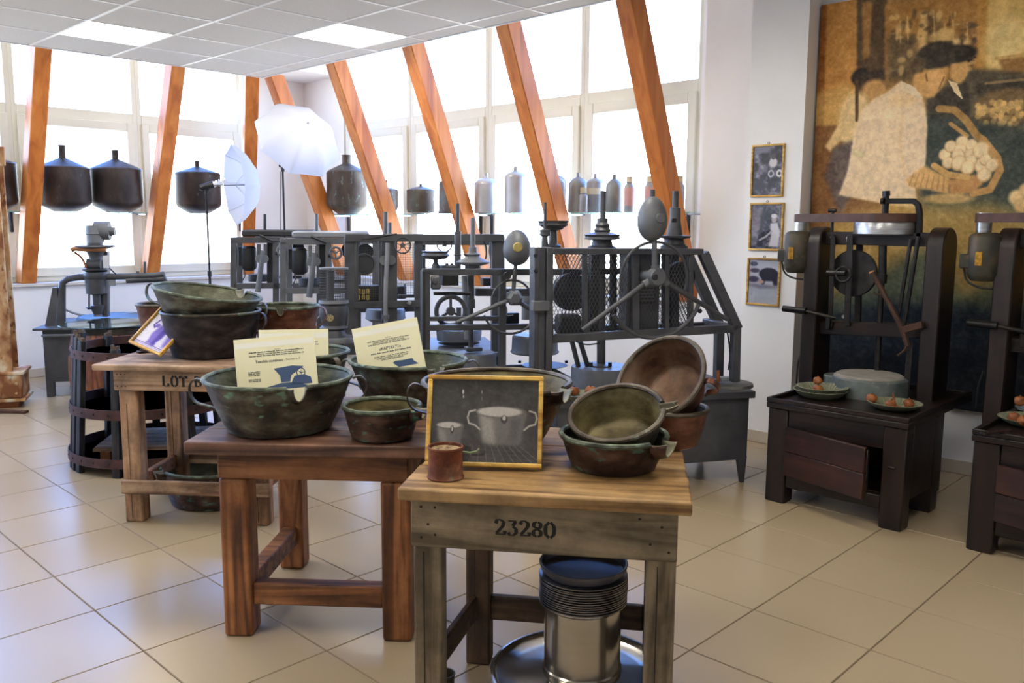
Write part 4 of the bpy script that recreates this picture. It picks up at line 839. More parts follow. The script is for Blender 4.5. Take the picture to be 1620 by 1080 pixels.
# ---------------------------------------------------------------- M2: smaller egg machine
O2 = gd(780, 700, 5.35)
b = Mach('processing_machine', 'grey open-frame machine with a small egg weight and round fly wheel', 'machine', O2, 15, GM)
zt = b.at(745, 572, .2).z; XL, XR = b.at(690, 600).x, b.at(905, 590).x
b.lbox('cabinet_body', (XL, .0, .12), (XR, .55, zt - .14), g_dark); b.lbox('tray_top', (XL - .02, -.02, zt - .15), (XR + .02, .62, zt - .12), g_mid)
for e in ((XL - .02, -.02, zt - .13), ): 
    b.lbox('tray_lip', (XL - .02, -.02, zt - .13), (XR + .02, -.005, zt - .1)); b.lbox('tray_lip', (XL - .02, .605, zt - .13), (XR + .02, .62, zt - .1)); b.lbox('tray_lip', (XR + .005, -.02, zt - .13), (XR + .02, .62, zt - .1))
for x in (XL + .03, XR - .03):
    for y in (.03, .5): b.lbox('cabinet_leg', (x - .02, y - .02, 0), (x + .02, y + .02, .12))
for x in (674, 794): b.bar('front_post', (x, 428), (x, 585), 11, .05, .0)
b.bar('left_flange', (669, 428), (669, 585), 5, .09, -.02, g_blk)
for Y in (0, .35): b.bar('top_rail', (668, 430), (892, 430), 10, .05, Y); b.bar('bottom_rail', (676, 518), (892, 516), 9, .05, Y)
b.bar('middle_rail', (680, 504), (800, 503), 7, .04, .02); b.bar('middle_rail', (752, 462), (890, 462), 12, .04, .2)
b.box('gear_case', (700, 435), (726, 452), .14, .06, g_blk); b.box('switch_box', (682, 436), (698, 458), .03, -.03, g_mid, .01); b.bolt((688, 445), 5, -.03, g_dark)
b.wheel('large_wheel', (713, 492), 23, .06, g_dark, 3, .16, 90, .3); b.tube('cross_shaft', (686, 464), (744, 464), 3, .1, g_blk)
b.lathe('pulley_pan', 689, [(397, 44), (400, 40), (404, 44), (409, 34), (411, 8), (416, 8), (418, 12), (426, 14)], .12)
b.lathe('stepped_pulley', 748, [(344, 5), (347, 7), (390, 8), (391, 13), (399, 14), (402, 24), (405, 21), (408, 28), (411, 42), (414, 54), (417, 52), (420, 26), (428, 26)], .16, g_mid)
b.tube('drive_shaft', (745, 430), (745, 478), 5.5, .16); b.tube('drive_shaft', (745, 478), (745, 556), 4, .16); b.tube('shaft_collar', (745, 473), (745, 487), 7, .16)
b.bar('belt', (705, 403), (740, 403), 2, .01, .14, g_blk)
b.tube('pale_pipe', (735, 436), (740, 536), 5, .3, g_pale, r2=6)
b.tube('tall_rod', (724, 322), (724, 368), 3.2, .45); b.tube('rod_sleeve', (724, 366), (724, 428), 5.5, .45)
b.egg(818, 363, 420, 44, -.04, g_mid); b.disc('weight_lens', (820, 391), 7.5, .03, -.132, m_brass)
b.tube('upper_arm', (816, 414), (812, 462), 3.4, -.04, g_mid); b.arc('wheel_ring', (810, 476), 33, -10, 205, 1.8, -.05); b.arc('wheel_ring', (808, 482), 46, 200, 335, 1.9, -.05)
C = b.at(813, 471, -.05); k = b.sc(813, 471, -.05); b.put(MB().lathe([(0, 0), (8 * k, 0), (13 * k, .02), (13 * k, .06), (8 * k, .07), (8 * k, .16), (0, .16)], 6, (C.x, -.1, C.z), Matrix.Rotation(-math.pi / 2, 3, 'X')), 'wheel_hub', g_mid)
b.tube('arm', (806, 474), (722, 510), 3.6, -.05, g_mid, r2=2.8); b.tube('arm', (820, 477), (850, 496), 3.6, -.05); b.tube('knob', (800, 436), (803, 436), 6, -.04, g_blk, Y2=-.1)
b.lathe('drum', 752, [(557, 62), (560, 66), (592, 66)], .16, g_mid); b.box('shaft_foot', (738, 550), (764, 556), .08, .12, g_dark)
b.lathe('hanging_drum', 846, [(529, 66), (532, 72), (553, 74), (556, 78), (558, 74)], .38, g_mid); b.tube('drum_shaft', (846, 516), (846, 530), 5, .38); b.lathe('tray_hole', 862, [(577, 72), (577.6, 72)], .4, g_blk)
for x in (822, 896): b.tube('bolt', (x, 574), (x, 570), 2.5, .45, g_blk)
b.tube('gas_bottle', (833, 458), (833, 505), 8, .3, g_pale); b.box('clutch_block', (800, 495), (822, 512), .06, .1, g_blk); b.path('cable', [(795, 478), (803, 488), (800, 500), (812, 498)], 1.1, g_pale, -.02)
b.box('top_motor', (700, 420), (724, 427), .12, .1, g_dark); b.tube('motor_knob', (707, 416), (707, 420), 3, .14); b.tube('motor_knob', (715, 416), (715, 420), 3, .14)
# ---------------------------------------------------------------- M3: guarded machine with hand wheels and brass letters
O3_ = gd(680, 700, 6.1)
c = Mach('processing_machine', 'grey machine with square wire guards, hand wheels and brass letters', 'machine', O3_, 12, GM)
for x, w in ((556, 22), (616, 24), (662, 12), (787, 20)): c.bar('post', (x, 372), (x, 590 if x > 600 else 560), w, .06, .02)
c.bar('top_rail', (546, 376), (796, 376), 12, .06, .0); c.bar('bottom_rail', (560, 482), (668, 480), 11, .05, .0); c.bar('bottom_rail', (560, 490), (668, 488), 8, .05, .35)
for x in (560, 662, 787): c.bar('rear_post', (x + 6, 374), (x + 6, 560), 10, .05, .45)
c.mesh('mesh_guard', (562, 380), (602, 480), .016, .0016, .0, diamond=False); c.mesh('mesh_guard', (630, 384), (657, 466), .016, .0016, .12, diamond=False)
c.bar('guard_frame', (563, 380), (563, 484), 4, .02, -.005); c.bar('guard_frame', (601, 380), (601, 484), 4, .02, -.005); c.bar('guard_frame', (563, 484), (601, 484), 5, .02, -.005); c.bar('guard_frame', (630, 468), (658, 468), 5, .03, .1); c.bar('guard_frame', (657, 384), (657, 470), 5, .03, .1)
c.disc('fan_housing', (577, 418), 17, .1, .03, g_dark, rim=True); c.disc('inner_pulley', (578, 398), 13, .06, .1, g_blk)
c.wheel('hand_wheel', (637, 388), 12.5, -.03, g_dark, 5, .1, 90, .3); c.wheel('hand_wheel', (703, 386), 12, .0, g_dark, 5, .1, 90, .35)
c.box('control_box', (561, 452), (600, 484), .12, .02, g_blk)
for i, (x, y) in enumerate(((568, 461), (575, 461), (582, 461), (567, 470), (575, 470), (582, 470))):
    c.bar('brass_letter', (x - 1.5, y - 3.5), (x - 1.5, y + 3.5), 1.6, .004, -.006, m_brass, bevel=0); c.bar('brass_letter', (x + 1.5, y - 3.5), (x + 1.5, y + 3.5), 1.6, .004, -.006, m_brass, bevel=0); c.bar('brass_letter', (x - 2, y + (3.4 if i % 2 else -3.4)), (x + 2, y + (3.4 if i % 2 else -3.4)), 1.4, .004, -.006, m_brass, bevel=0)
c.path('bent_pipe', [(613, 384), (613, 400), (609, 470), (611, 530)], 3.6, g_pale, -.06); c.tube('pipe_collar', (610, 498), (610, 504), 6, -.06, g_mid); c.disc('pipe_flange', (608, 412), 8, .02, -.05, g_mid); c.disc('pipe_flange', (619, 412), 8, .02, -.05, g_mid)
c.tube('tall_rod', (610, 335), (610, 372), 3.6, .1, g_mid); c.tube('tall_rod', (617, 352), (617, 374), 3, .2, g_mid)
c.path('cable', [(572, 378), (590, 377), (612, 372), (628, 370)], 1.3, g_blk, -.03)
c.cyl('can', 634, 452, 472, 18, .25, g_blk); c.put(MB().ring(c.at(634, 449, .25), .03, .004, (0, 1, 0), 16, 6, 0, 180), 'can_handle', g_blk)
c.lathe('hanging_pan', 610, [(488, 58), (491, 62), (500, 62), (503, 64), (505, 58), (508, 48)], .3, g_mid); c.tube('knob', (645, 478), (650, 480), 3, -.04, g_pale)
XA, XB = c.at(668, 560).x, c.at(792, 560).x; zt = c.at(730, 548, .35).z
c.lbox('cabinet_body', (XA, -.02, .1), (XB, .75, zt - .02), g_dark); c.lbox('cabinet_top', (XA - .02, -.05, zt - .02), (XB + .03, .8, zt + .01), g_mid); c.lathe('table_hole', 726, [(541.6, 66), (542, 66)], .33, g_blk); c.lathe('hanging_drum', 726, [(520, 70), (523, 72), (537, 70)], .34, g_mid); c.tube('drum_shaft', (726, 486), (726, 522), 4, .34)
for x in (XA + .03, XB - .03):
    for y in (.02, .7): c.lbox('cabinet_leg', (x - .02, y - .02, 0), (x + .02, y + .02, .1))
c.bar('far_arm', (668, 384), (796, 384), 7, .04, .4); c.path('hose', [(760, 378), (768, 384), (770, 400), (768, 410)], 1.2, g_blk, .05); c.box('side_motor', (764, 440), (778, 452), .1, .2, g_blk); c.lathe('side_bearing', 783, [(383, 18), (398, 20), (410, 16), (424, 16)], .05, g_dark)
# ---------------------------------------------------------------- lantern-shaped unit with mesh guard
L0 = gd(530, 700, 5.7)
l = Mach('sieve_unit', 'grey jug-shaped unit with wire mesh cylinder and round emblem on a pedestal', 'machine', L0, 10, GM)
l.lathe('pedestal', 535, [(532, 58), (534, 60), (540, 60)], .0, g_mid); zp = l.at(535, 540, 0).z; l.lbox('pedestal_post', (l.at(527, 560).x, -.06, 0), (l.at(545, 560).x, .06, zp), g_dark)
l.lathe('jug_body', 528, [(478, 34), (483, 44), (494, 46), (505, 40), (514, 36), (518, 44), (522, 34), (531, 40), (532, 40)], .0, g_dark)
l.lathe('guard_ring', 528, [(423, 46), (426, 46)], .0, g_mid); l.lathe('guard_ring', 528, [(474, 46), (479, 48)], .0, g_mid)
C0, C1 = l.at(528, 475, 0), l.at(528, 425, 0); k = l.sc(528, 450, 0); bm = MB()
for i in range(48):
    t = i * 2 * math.pi / 48; d = Vector((math.cos(t), math.sin(t), 0)) * 22 * k; bm.bar(Vector((C0.x, 0, C0.z)) + d, Vector((C0.x, 0, C1.z)) + d, .003, .003)
for j in range(12): bm.ring((C0.x, 0, C0.z + (C1.z - C0.z) * j / 12), 22 * k, .0016, (0, 0, 1), 32, 4)
tag(bm.build('mesh_cylinder', g_dark, l.root, smooth=False), kind='stuff')
l.tube('inner_core', (523, 428), (523, 474), 6, .0, g_mid); l.path('jug_handle', [(515, 482), (505, 488), (507, 500), (500, 506)], 1.6, g_mid, .0); l.path('side_pipe', [(545, 484), (550, 486), (551, 505), (547, 520)], 2, g_mid, .0)
e = l.disc('emblem', (522, 503), 6, .006, -.105, mat('emblem_paint', [(.35, rgb(60, 62, 58)), (.5, rgb(160, 150, 110)), (.65, rgb(140, 90, 70))], .6, 0, 60))
# ---------------------------------------------------------------- M4 and M5: small motor frames with flat tops
def motor_frame(label, x0, ytop, d, dx, pale):
    O = gd(x0 + 60, 700, d); s = Mach('motor_frame', label, 'machine', O, 10, GM); g1 = g_mid if pale else g_dark; X = lambda v: x0 + v * dx
    s.m = g1
    for xx in (4, 76, 150): s.bar('post', (X(xx), ytop + 4), (X(xx), 620), 10 * dx, .05, .0)
    for xx in (4, 150): s.bar('rear_post', (X(xx) + 10, ytop + 4), (X(xx) + 10, 600), 9 * dx, .05, .4)
    s.bar('top_rail', (X(-1), ytop + 4), (X(154), ytop + 3), 10 * dx, .05, .0); s.bar('top_rail', (X(10), ytop + 3), (X(154), ytop + 3), 9 * dx, .05, .4); s.bar('bottom_rail', (X(4), ytop + 82 * dx), (X(150), ytop + 81 * dx), 9 * dx, .05, .0); s.bar('middle_rail', (X(40), ytop + 67 * dx), (X(120), ytop + 67 * dx), 5 * dx, .03, .2, g_blk)
    A, B = s.at(X(18), ytop - 2), s.at(X(140), ytop - 12); s.lbox('table_plate', (A.x, -.03, A.z), (B.x, .5, B.z), g_pale if pale else g_blk, .012)
    k = s.sc(X(30), ytop + 30); 
    s.lathe('motor', X(30), [(ytop + 14 * dx, 18 * dx), (ytop + 18 * dx, 26 * dx), (ytop + 24 * dx, 27 * dx), (ytop + 46 * dx, 27 * dx), (ytop + 52 * dx, 24 * dx), (ytop + 56 * dx, 14 * dx)], .1, g_blk)
    s.box('motor_bracket', (X(12), ytop + 16 * dx), (X(18), ytop + 48 * dx), .06, .06, g_blk)
    s.bar('fork_arm', (X(47), ytop + 10), (X(47), ytop + 36 * dx), 6 * dx, .03, -.02); s.bar('fork_arm', (X(58), ytop + 10), (X(58), ytop + 36 * dx), 6 * dx, .03, -.02); s.tube('slanted_pipe', (X(54), ytop + 22 * dx), (X(45), ytop + 92 * dx), 4 * dx, -.04, g_mid, r2=5 * dx); s.disc('pipe_flange', (X(48), ytop + 36 * dx), 7 * dx, .02, -.05, g_mid); s.disc('pipe_flange', (X(56), ytop + 36 * dx), 7 * dx, .02, -.05, g_mid)
    s.bar('inner_post', (X(66), ytop + 6), (X(66), ytop + 84 * dx), 10 * dx, .04, .05, g_blk)
    s.wheel('hand_wheel', (X(87), ytop + 22 * dx), 9 * dx, -.03, g_mid, 3, .22, 30, .3); s.tube('crank_knob', (X(75), ytop + 26 * dx), (X(78), ytop + 26 * dx), 3 * dx, -.04, g_blk)
    s.tube('tall_rod', (X(57), ytop - 40 * dx), (X(57), ytop - 6), 2.6 * dx, .2, g_mid if pale else g_blk); s.disc('inner_pulley', (X(110), ytop + 18 * dx), 14 * dx, .05, .15, g_blk); s.tube('handle_bar', (X(48), ytop - 4), (X(72), ytop + 6), 2 * dx, -.04, g_blk)
    s.mesh('mesh_guard', (X(82), ytop + 10), (X(146), ytop + 78 * dx), .02, .0016, .42, diamond=False)
    s.cyl('lower_pot', X(44) + 2, ytop + 62 * dx, ytop + 74 * dx, 34 * dx, .2, g_blk); s.path('cable', [(X(22), ytop + 55 * dx), (X(24), ytop + 64 * dx), (X(18), ytop + 74 * dx)], .8, g_blk, .05)
    return s
motor_frame('black motor frame at the back, half hidden behind the pale-topped one', 366, 376, 7.6, .93, False)
motor_frame('grey motor frame with a pale flat table plate', 444, 378, 6.9, 1.0, True)
# ================================================================ DARK WOODEN PEELING PRESSES ON THE RIGHT
w_dark = wood('dark_stained_wood', rgb(14, 8, 7), rgb(25, 14, 12), rgb(38, 21, 16), .4, rgb(9, 6, 5), 'x', 2.2, .5)
w_darkz = wood('dark_stained_post', rgb(16, 10, 9), rgb(28, 16, 14), rgb(40, 24, 20), .4, rgb(10, 7, 6), 'z', 2.2, .5)
w_door = wood('red_brown_board', rgb(27, 12, 8), rgb(47, 20, 12), rgb(64, 31, 19), .42, rgb(16, 8, 6), 'x', 2.0, .5)
m_leather = mat('brown_leather_belt', [(.3, rgb(64, 40, 32)), (.7, rgb(92, 60, 48))], .55, 0, 14)
m_motor = mat('green_grey_motor', [(.3, rgb(42, 42, 36)), (.5, rgb(66, 64, 52)), (.7, rgb(84, 70, 54))], .5, .3, 14, speck=rgb(98, 70, 46), speck_at=.64)
m_zinc = mat('zinc_drum', [(.3, rgb(98, 108, 108)), (.7, rgb(132, 140, 138))], .5, .5, 10, speck=rgb(150, 150, 144))
m_stone = mat('grey_stone', [(.3, rgb(124, 120, 112)), (.7, rgb(150, 146, 138))], .8, 0, 20, bump=.3)
m_plate = mat('green_glazed_dish', [(.3, rgb(106, 110, 88)), (.7, rgb(140, 142, 118))], .4, .1, 12, speck=rgb(86, 100, 84), speck_at=.6)
m_fruit = mat('dried_citrus', [(.3, rgb(110, 57, 22)), (.5, rgb(146, 83, 34)), (.7, rgb(165, 107, 52))], .5, 0, 8, speck=rgb(103, 52, 26), speck_scale=12, bump=.3, bscale=50)
m_stem = mat('dry_stem', [(.3, rgb(78, 54, 34)), (.7, rgb(116, 84, 54))], .8, 0, 20)
m_twig = mat('bark_branch', [(.3, rgb(46, 28, 20)), (.7, rgb(76, 48, 34))], .7, 0, 10, (3, 3, 1), bump=.3)
m_cutw = flat('cut_wood', rgb(182, 128, 84), .7)
m_dsteel = mat('dark_oiled_steel', [(.3, rgb(42, 40, 40)), (.7, rgb(66, 64, 62))], .38, .7, 14)
def press(label, dy, full=True):
    s = Mach('citrus_press', label, 'machine', (4.20, 2.16 + dy), 0)
    # this machine faces along world axes: local x = -world y, local y = +world x
    s.a = -math.pi / 2; s.u = Vector((0, -1, 0)); s.v = Vector((1, 0, 0)); s.root.rotation_euler = (0, 0, s.a); s.o = Vector((4.20, 2.16, 0))
    W_, D_, Zt = .72, .50, .565
    r = s.root
    for x in (0, W_ - .11):
        for y in (0, D_ - .1): s.lbox('leg', (x, y, 0), (x + .11, y + .1, Zt - .05), w_darkz, .006)
    s.lbox('top_board', (-.008, -.012, Zt - .05), (W_ + .008, D_ + .45, Zt - .02), w_dark, .004)
    for a_, b_ in (((-.008, -.012, Zt - .02), (W_ + .008, -.005, Zt + .006)), ((-.008, -.005, Zt - .02), (.012, D_ + .45, Zt + .006)), ((W_ - .012, -.005, Zt - .02), (W_ + .008, D_ + .45, Zt + .006)), ((.012, D_ + .425, Zt - .02), (W_ - .012, D_ + .45, Zt + .006))): s.lbox('tray_rim', a_, b_, w_dark, .004)
    s.lbox('front_rail', (.11, .01, Zt - .17), (W_ - .11, .06, Zt - .05), w_dark); s.lbox('front_rail', (.11, .01, .09), (W_ - .11, .06, .16), w_dark)
    s.lbox('side_panel', (.0, .1, .14), (.03, D_ - .1, Zt - .05), w_dark); s.lbox('side_panel', (W_ - .03, .1, .14), (W_, D_ - .1, Zt - .05), w_dark); s.lbox('back_panel', (.11, D_ - .03, .14), (W_ - .11, D_, Zt - .05), w_dark); s.lbox('bottom_board', (.05, .06, .14), (W_ - .05, D_ - .03, .16), w_dark)
    # ajar door of two boards, hinged on the left
    dr = thing('door', None, None); dr.parent = r; dr.location = (.112, .004, 0); dr.rotation_euler = (0, 0, math.radians(-15))
    for a_, b_ in ((.165, .295), (.297, .425)): MB().box2((0, -.022, a_), (.49, 0, b_)).build('board', w_door, dr, .003)
    MB().box2((.475, .002, .19), (.49, .02, .41)).build('edge_batten', w_dark, dr, .003)
    s.box('latch', (1404, 738), (1416, 742), .02, -.01, w_door)
    # frame posts with rounded heads, standing behind the cabinet
    YP = .74
    zt_ = s.at(1490, 360, YP).z; 
    for px in (1292, 1482):
        X = s.at(px, 500, YP).x; w2, dp = .045, .11; poly = [(-dp, 0), (dp, 0), (dp, zt_ - .1)] + [(dp * math.cos(math.pi * k / 12), zt_ - .1 + .1 * math.sin(math.pi * k / 12)) for k in range(1, 12)] + [(-dp, zt_ - .1)]
        M = Matrix(((0, 0, 1, X - w2), (1, 0, 0, YP), (0, 1, 0, 0), (0, 0, 0, 1)))
        s.put(MB().prism(poly, w2 * 2, M), 'post', w_darkz, .006)
    s.bar('top_beam', (1296, 376), (1478, 379), 20, .07, YP, w_dark); s.bar('middle_beam', (1296, 517), (1478, 524), 20, .09, YP, w_dark)
    s.bar('strap_iron', (1345, 372), (1340, 516), 10, .008, YP - .06, m_dsteel); s.bar('strap_iron', (1318, 372), (1313, 518), 8, .008, YP - .06, m_dsteel); s.bar('strap_iron', (1360, 385), (1357, 512), 10, .02, YP + .05, m_dsteel)
    for c in ((1316, 375), (1341, 377), (1334, 501), (1342, 381)): s.bolt(c, 3.5, YP - .05, m_steel)
    s.disc('flywheel', (1349, 432), 37, .03, YP - .02, m_dsteel); s.tube('stub_shaft', (1309, 431), (1338, 432), 5, YP - .12, m_dsteel); C = s.at(1334, 434, YP - .13); k = s.sc(1334, 434, YP - .13)
    s.put(MB().ring(C, 11.5 * k, 2 * k, (0, 1, 0), 28, 8), 'iron_ring', m_dsteel); 
    s.tube('main_shaft', (1397, 372), (1396, 445), 6, YP, m_dsteel); s.tube('main_shaft', (1395, 445), (1387, 600), 4.5, YP, m_dsteel); s.tube('shaft_collar', (1396, 433), (1395, 448), 7.5, YP, m_dsteel)
    s.tube('top_spindle', (1402, 303), (1400, 342), 5, YP - .02, m_blackm); s.tube('spindle_nut', (1402, 302), (1402, 310), 6.5, YP - .02, m_blackm, n=6); s.tube('spindle_knob', (1394, 318), (1399, 318), 5, YP - .05, m_blackm)
    P = [s.at(x, y, YP - .02) for x, y in ((1402, 318), (1430, 318), (1446, 318), (1453, 324), (1455, 338), (1454, 376))]
    s.put(MB().strap(P, .03, .03, (0, 1, 0)), 'hook_arm', m_blackm, .004)
    s.lathe('big_pulley', 1401, [(350, 94), (352, 96), (370, 96), (372, 92)], YP, m_steel); s.lathe('motor_pulley', 1268, [(338, 18), (352, 20), (368, 20)], YP + .06, m_steel)
    A, B = s.at(1268, 345, YP - .01), s.at(1445, 345, YP - .01); k = s.sc(1360, 345, YP); hh = 13 * k; R2 = 49 * k; C2 = s.at(1401, 345, YP); C1 = s.at(1268, 345, YP + .06); r1 = 11 * k; pts = []
    for i in range(13): t = math.pi / 2 + math.pi * i / 12; pts.append((C1.x + r1 * math.cos(t), YP + .06 + r1 * math.sin(t), C1.z))
    for i in range(25): t = -math.pi / 2 + math.pi * i / 24; pts.append((C2.x + R2 * math.cos(t), YP + R2 * math.sin(t), C1.z))
    s.put(MB().strap(pts, hh, .006, (0, 0, 1), True), 'drive_belt', m_leather)
    s.tube('tension_pin', (1317, 330), (1316, 372), 2.5, YP - .02, m_dsteel); s.tube('tension_grip', (1311, 333), (1323, 333), 3, YP - .02, m_blackm)
    # motor on the left post
    s.lathe('motor', 1261, [(365, 26), (368, 38), (372, 42), (420, 42), (426, 38), (431, 30)], YP - .08, m_motor); s.box('terminal_box', (1229, 394), (1243, 414), .07, YP - .13, m_motor, .006); s.box('type_plate', (1246, 391), (1255, 410), .006, YP - .165, mat('yellow_plate', [(.4, rgb(150, 106, 24)), (.6, rgb(196, 150, 50))], .4, .4, 60)); s.box('motor_foot', (1272, 378), (1288, 428), .06, YP - .1, m_motor)
    s.path('motor_cable', [(1237, 414, YP - .1), (1240, 432, YP - .1), (1256, 441, YP - .1), (1284, 442, YP - .06)], 1.7, m_black)
    # lever, rods and the branch wedged in the frame
    s.tube('lever_grip', (1239, 488), (1275, 492), 5, YP - .16, m_blackm, r2=5.5); s.tube('lever', (1275, 492), (1322, 503), 3, YP - .16, m_dsteel, Y2=YP - .1); s.box('lever_bracket', (1305, 503), (1312, 522), .03, YP - .08, m_dsteel)
    s.tube('slanted_rod', (1441, 378), (1421, 505), 3, YP - .06, m_dsteel); s.tube('slanted_rod', (1453, 374), (1430, 515), 3.5, YP - .07, m_dsteel)
    s.bar('perforated_strap', (1440, 540), (1433, 628), 9, .006, YP - .1, m_dsteel)
    for k_ in range(7): s.disc('hole', (1438 - k_ * .8, 555 + k_ * 10), 1.5, .002, YP - .106, m_black, n=8)
    tw = s.path('branch', [(1380, 431), (1395, 458), (1412, 490), (1428, 520), (1436, 548)], 4.4, m_twig, YP - .14, smoothit=1); s.tube('cut_end', (1379, 429), (1380, 431), 4.6, YP - .141, m_cutw, par=tw)
    s.path('twig', [(1398, 462), (1390, 466), (1382, 463)], 1.6, m_twig, YP - .14, par=tw); s.path('twig', [(1436, 545), (1430, 556), (1420, 562)], 2, m_twig, YP - .14, par=tw); s.bar('wood_wedge', (1428, 522), (1460, 513), 11, .03, YP - .14, m_twig, par=tw)
    # grindstone drum standing in the tray
    s.lathe('drum', 1375, [(594, 104), (597, 112), (626, 112), (628, 108)], YP - .16, m_zinc); s.lathe('drum_cover', 1375, [(591, 96), (595, 106)], YP - .16, m_stone); s.lathe('side_drum', 1325, [(592, 38), (594, 42), (606, 42)], YP - .04, m_zinc)
    s.path('cable', [(1268, 555, YP), (1262, 575, YP), (1260, 606, YP)], 1.6, m_black)
    s.root.location = (4.20, 2.16 + dy, 0)
    return s
pr1 = press('dark wooden citrus press with ajar cabinet door and a branch wedged in its frame', 0)
pr2 = press('dark wooden citrus press at the far end of the canvas print, partly shown', -1.013)
ZP = .5455
def dish(label, c, r, h=.035):
    o = thing('dish', label, 'dish', c, random.random() * 3, 'glazed dishes on the presses'); b = MB()
    b.lathe([(0, .004), (r * .5, .004), (r * .62, .006), (r * .8, h * .5), (r, h), (r + .006, h - .001), (r * .86, h * .4), (r * .66, 0), (0, 0)], 48); b.build('bowl', m_plate, o)
    ribs = MB()
    for k in range(40):
        t = k * math.pi / 20; d = Vector((math.cos(t), math.sin(t), 0)); ribs.bar(d * r * .66 + UP * .010, d * r * .97 + UP * (h - .001), .004, .003)
    tag(ribs.build('ribs', m_plate, o), kind='stuff'); return o
def fruit(c, r, group, label, stem=True):
    r *= 1.2
    o = thing('dried_citrus', label, 'fruit', c, random.random() * 6, group); b = MB(); n, m = 18, 12; vs = []; ph = [random.random() * 6 for _ in range(4)]
    for i in range(m + 1):
        a = math.pi * i / m
        for k in range(n):
            t = 2 * math.pi * k / n; rr = r * (1 + .06 * math.sin(3 * t + ph[0]) * math.sin(a) + .05 * math.sin(2 * a * 2 + ph[1] + t)); rr *= 1 - .12 * math.exp(-(a / .35) ** 2)
            vs.append((rr * math.sin(a) * math.cos(t), rr * math.sin(a) * math.sin(t), r * .92 - rr * -math.cos(a) * .92 if False else rr * math.cos(a) * .9 + r * .9))
    b.add(vs, [(i * n + k, (i + 1) * n + k, (i + 1) * n + (k + 1) % n, i * n + (k + 1) % n) for i in range(m) for k in range(n)]); b.build('skin', m_fruit, o)
    MB().lathe([(.004, 0), (.006, .003), (.003, .008)], 8, (0, 0, r * 1.66)).build('stem', m_stem, o)
    return o
d1 = gz(1297, 628, ZP); dish('green glazed dish beneath another, left on the press tray', d1, .138, .045); d2 = d1 + UP * .012 + RIGHT * .012; dish('green glazed dish nested in another, holding two stacked dried fruits', d2, .13, .05)
FG = 'dried citrus fruits in the dishes'
f0 = gz(1294, 617, ZP + .04); fruit(Vector((f0.x, f0.y, ZP + .02)), .024, FG, 'dark red-brown dried fruit in the nested dishes'); fruit(Vector((f0.x, f0.y, ZP + .071)) + FWD * .008, .020, FG, 'lighter dried fruit resting on the dark one in the nested dishes')
d3 = gz(1415, 646, ZP); dish('green glazed dish with several dried fruits by the tray corner', d3, .128, .035)
for k_, (x, y, r, lab) in enumerate(((1379, 633, .024, 'round dried fruit at the rim of the tray-corner dish'), (1410, 642, .023, 'dried fruit among peel shreds in the tray-corner dish'), (1438, 640, .022, 'shrunken dried fruit at the inner end of the tray-corner dish'))):
    g = gz(x, y, ZP + .03); fruit(Vector((g.x, g.y, ZP + .013)), r, FG, lab)
pe = thing('peel_shreds', 'orange curled peel shreds in the tray-corner dish', 'peel', d3 + UP * .008); 
for k_ in range(5): MB().path([(.0 + random.uniform(-.03, .03), random.uniform(-.03, .03), .004) for _ in range(3)] + [(.02, .02, .03 + .01 * k_)], .0022, 5).build('shred', m_fruit, pe)
d4 = d3 + Vector((-.02, -1.0, 0)); d4 = gz(1632, 672, ZP + .0) ; dish('green glazed dish with stacked dried fruits on the far press', d4, .14, .035)
for x, y, r, z, lab in ((1604, 655, .024, .013, 'dried fruit lowest in the dish on the far press'), (1619, 660, .023, .013, 'dark dried fruit in the middle of the far press dish'), (1612, 644, .023, .062, 'dried fruit on top of the heap in the far press dish')):
    g = gz(x, y + 8, ZP + .03); fruit(Vector((g.x, g.y, ZP + z)), r, FG, lab)
g = gz(1575, 685, .5715); o = thing('wood_strip', 'thin reddish wooden strip lying across the far press edge', 'stick', g, -.4); MB().bar((-.09, 0, .006), (.09, 0, .008), .022, .009).build('strip', w_door, o, .002)
# bowl with fruit on the grey machine's cabinet
g = gz(921, 632, .5465); dish('green dish with reddish fruits on the grey machine cabinet', g, .105, .036)
fruit(gz(934, 630, .5465) + UP * .014, .026, FG, 'shiny red fruit in the dish on the grey cabinet'); fruit(gz(908, 630, .5465) + UP * .014, .024, FG, 'brown fruit in the dish on the grey cabinet')
# ================================================================ LEFT: STEEL COLUMN, DRILL MACHINE, BARREL, CAGE
m_rust = mat('rust_flecked_cream_paint', [(.40, rgb(128, 78, 44)), (.52, rgb(178, 138, 96)), (.62, rgb(204, 194, 170))], .65, .1, 7, (1, 1, .6), 10, .3, 30, rgb(104, 58, 32), 22, .58)
c0 = gz(8, 645, 0)
k = Mach('steel_column', 'rust-flecked cream steel press column on a riveted foot', 'column', (c0.x, c0.y), 20)
k.lbox('flange', (-.25, .0, .1), (.075, .02, 2.02), m_rust); k.lbox('web', (-.12, .02, .1), (-.09, .22, 2.0), m_rust); k.lbox('flange', (-.25, .22, .1), (.075, .24, 2.0), m_rust)
k.lbox('foot', (-.4, -.05, .08), (.14, .28, .28), m_rust, .01); k.lbox('foot_flange', (-.4, -.06, .27), (.16, .29, .295), m_rust); k.lbox('foot_flange', (-.4, -.06, .055), (.16, .29, .08), m_rust); k.lbox('base_block', (-.3, 0, 0), (.1, .2, .055), m_orust)
k.put(MB().bar((-.2, -.1, .015), (.2, -.28, .012), .05, .018), 'floor_bar', mat('brown_rust', [(.3, rgb(62, 38, 28)), (.7, rgb(92, 58, 42))], .8, .1, 14)); k.box('head_plate', (-10, 232), (6, 262), .03, -.03, m_rust)
for z in (.12, .2): 
    for x in (-.05, .1): k.put(MB().lathe([(.012, 0), (.008, .008), (0, .01)], 10, (x, -.05, z), Matrix.Rotation(math.pi / 2, 3, 'X')), 'rivet', m_rust)
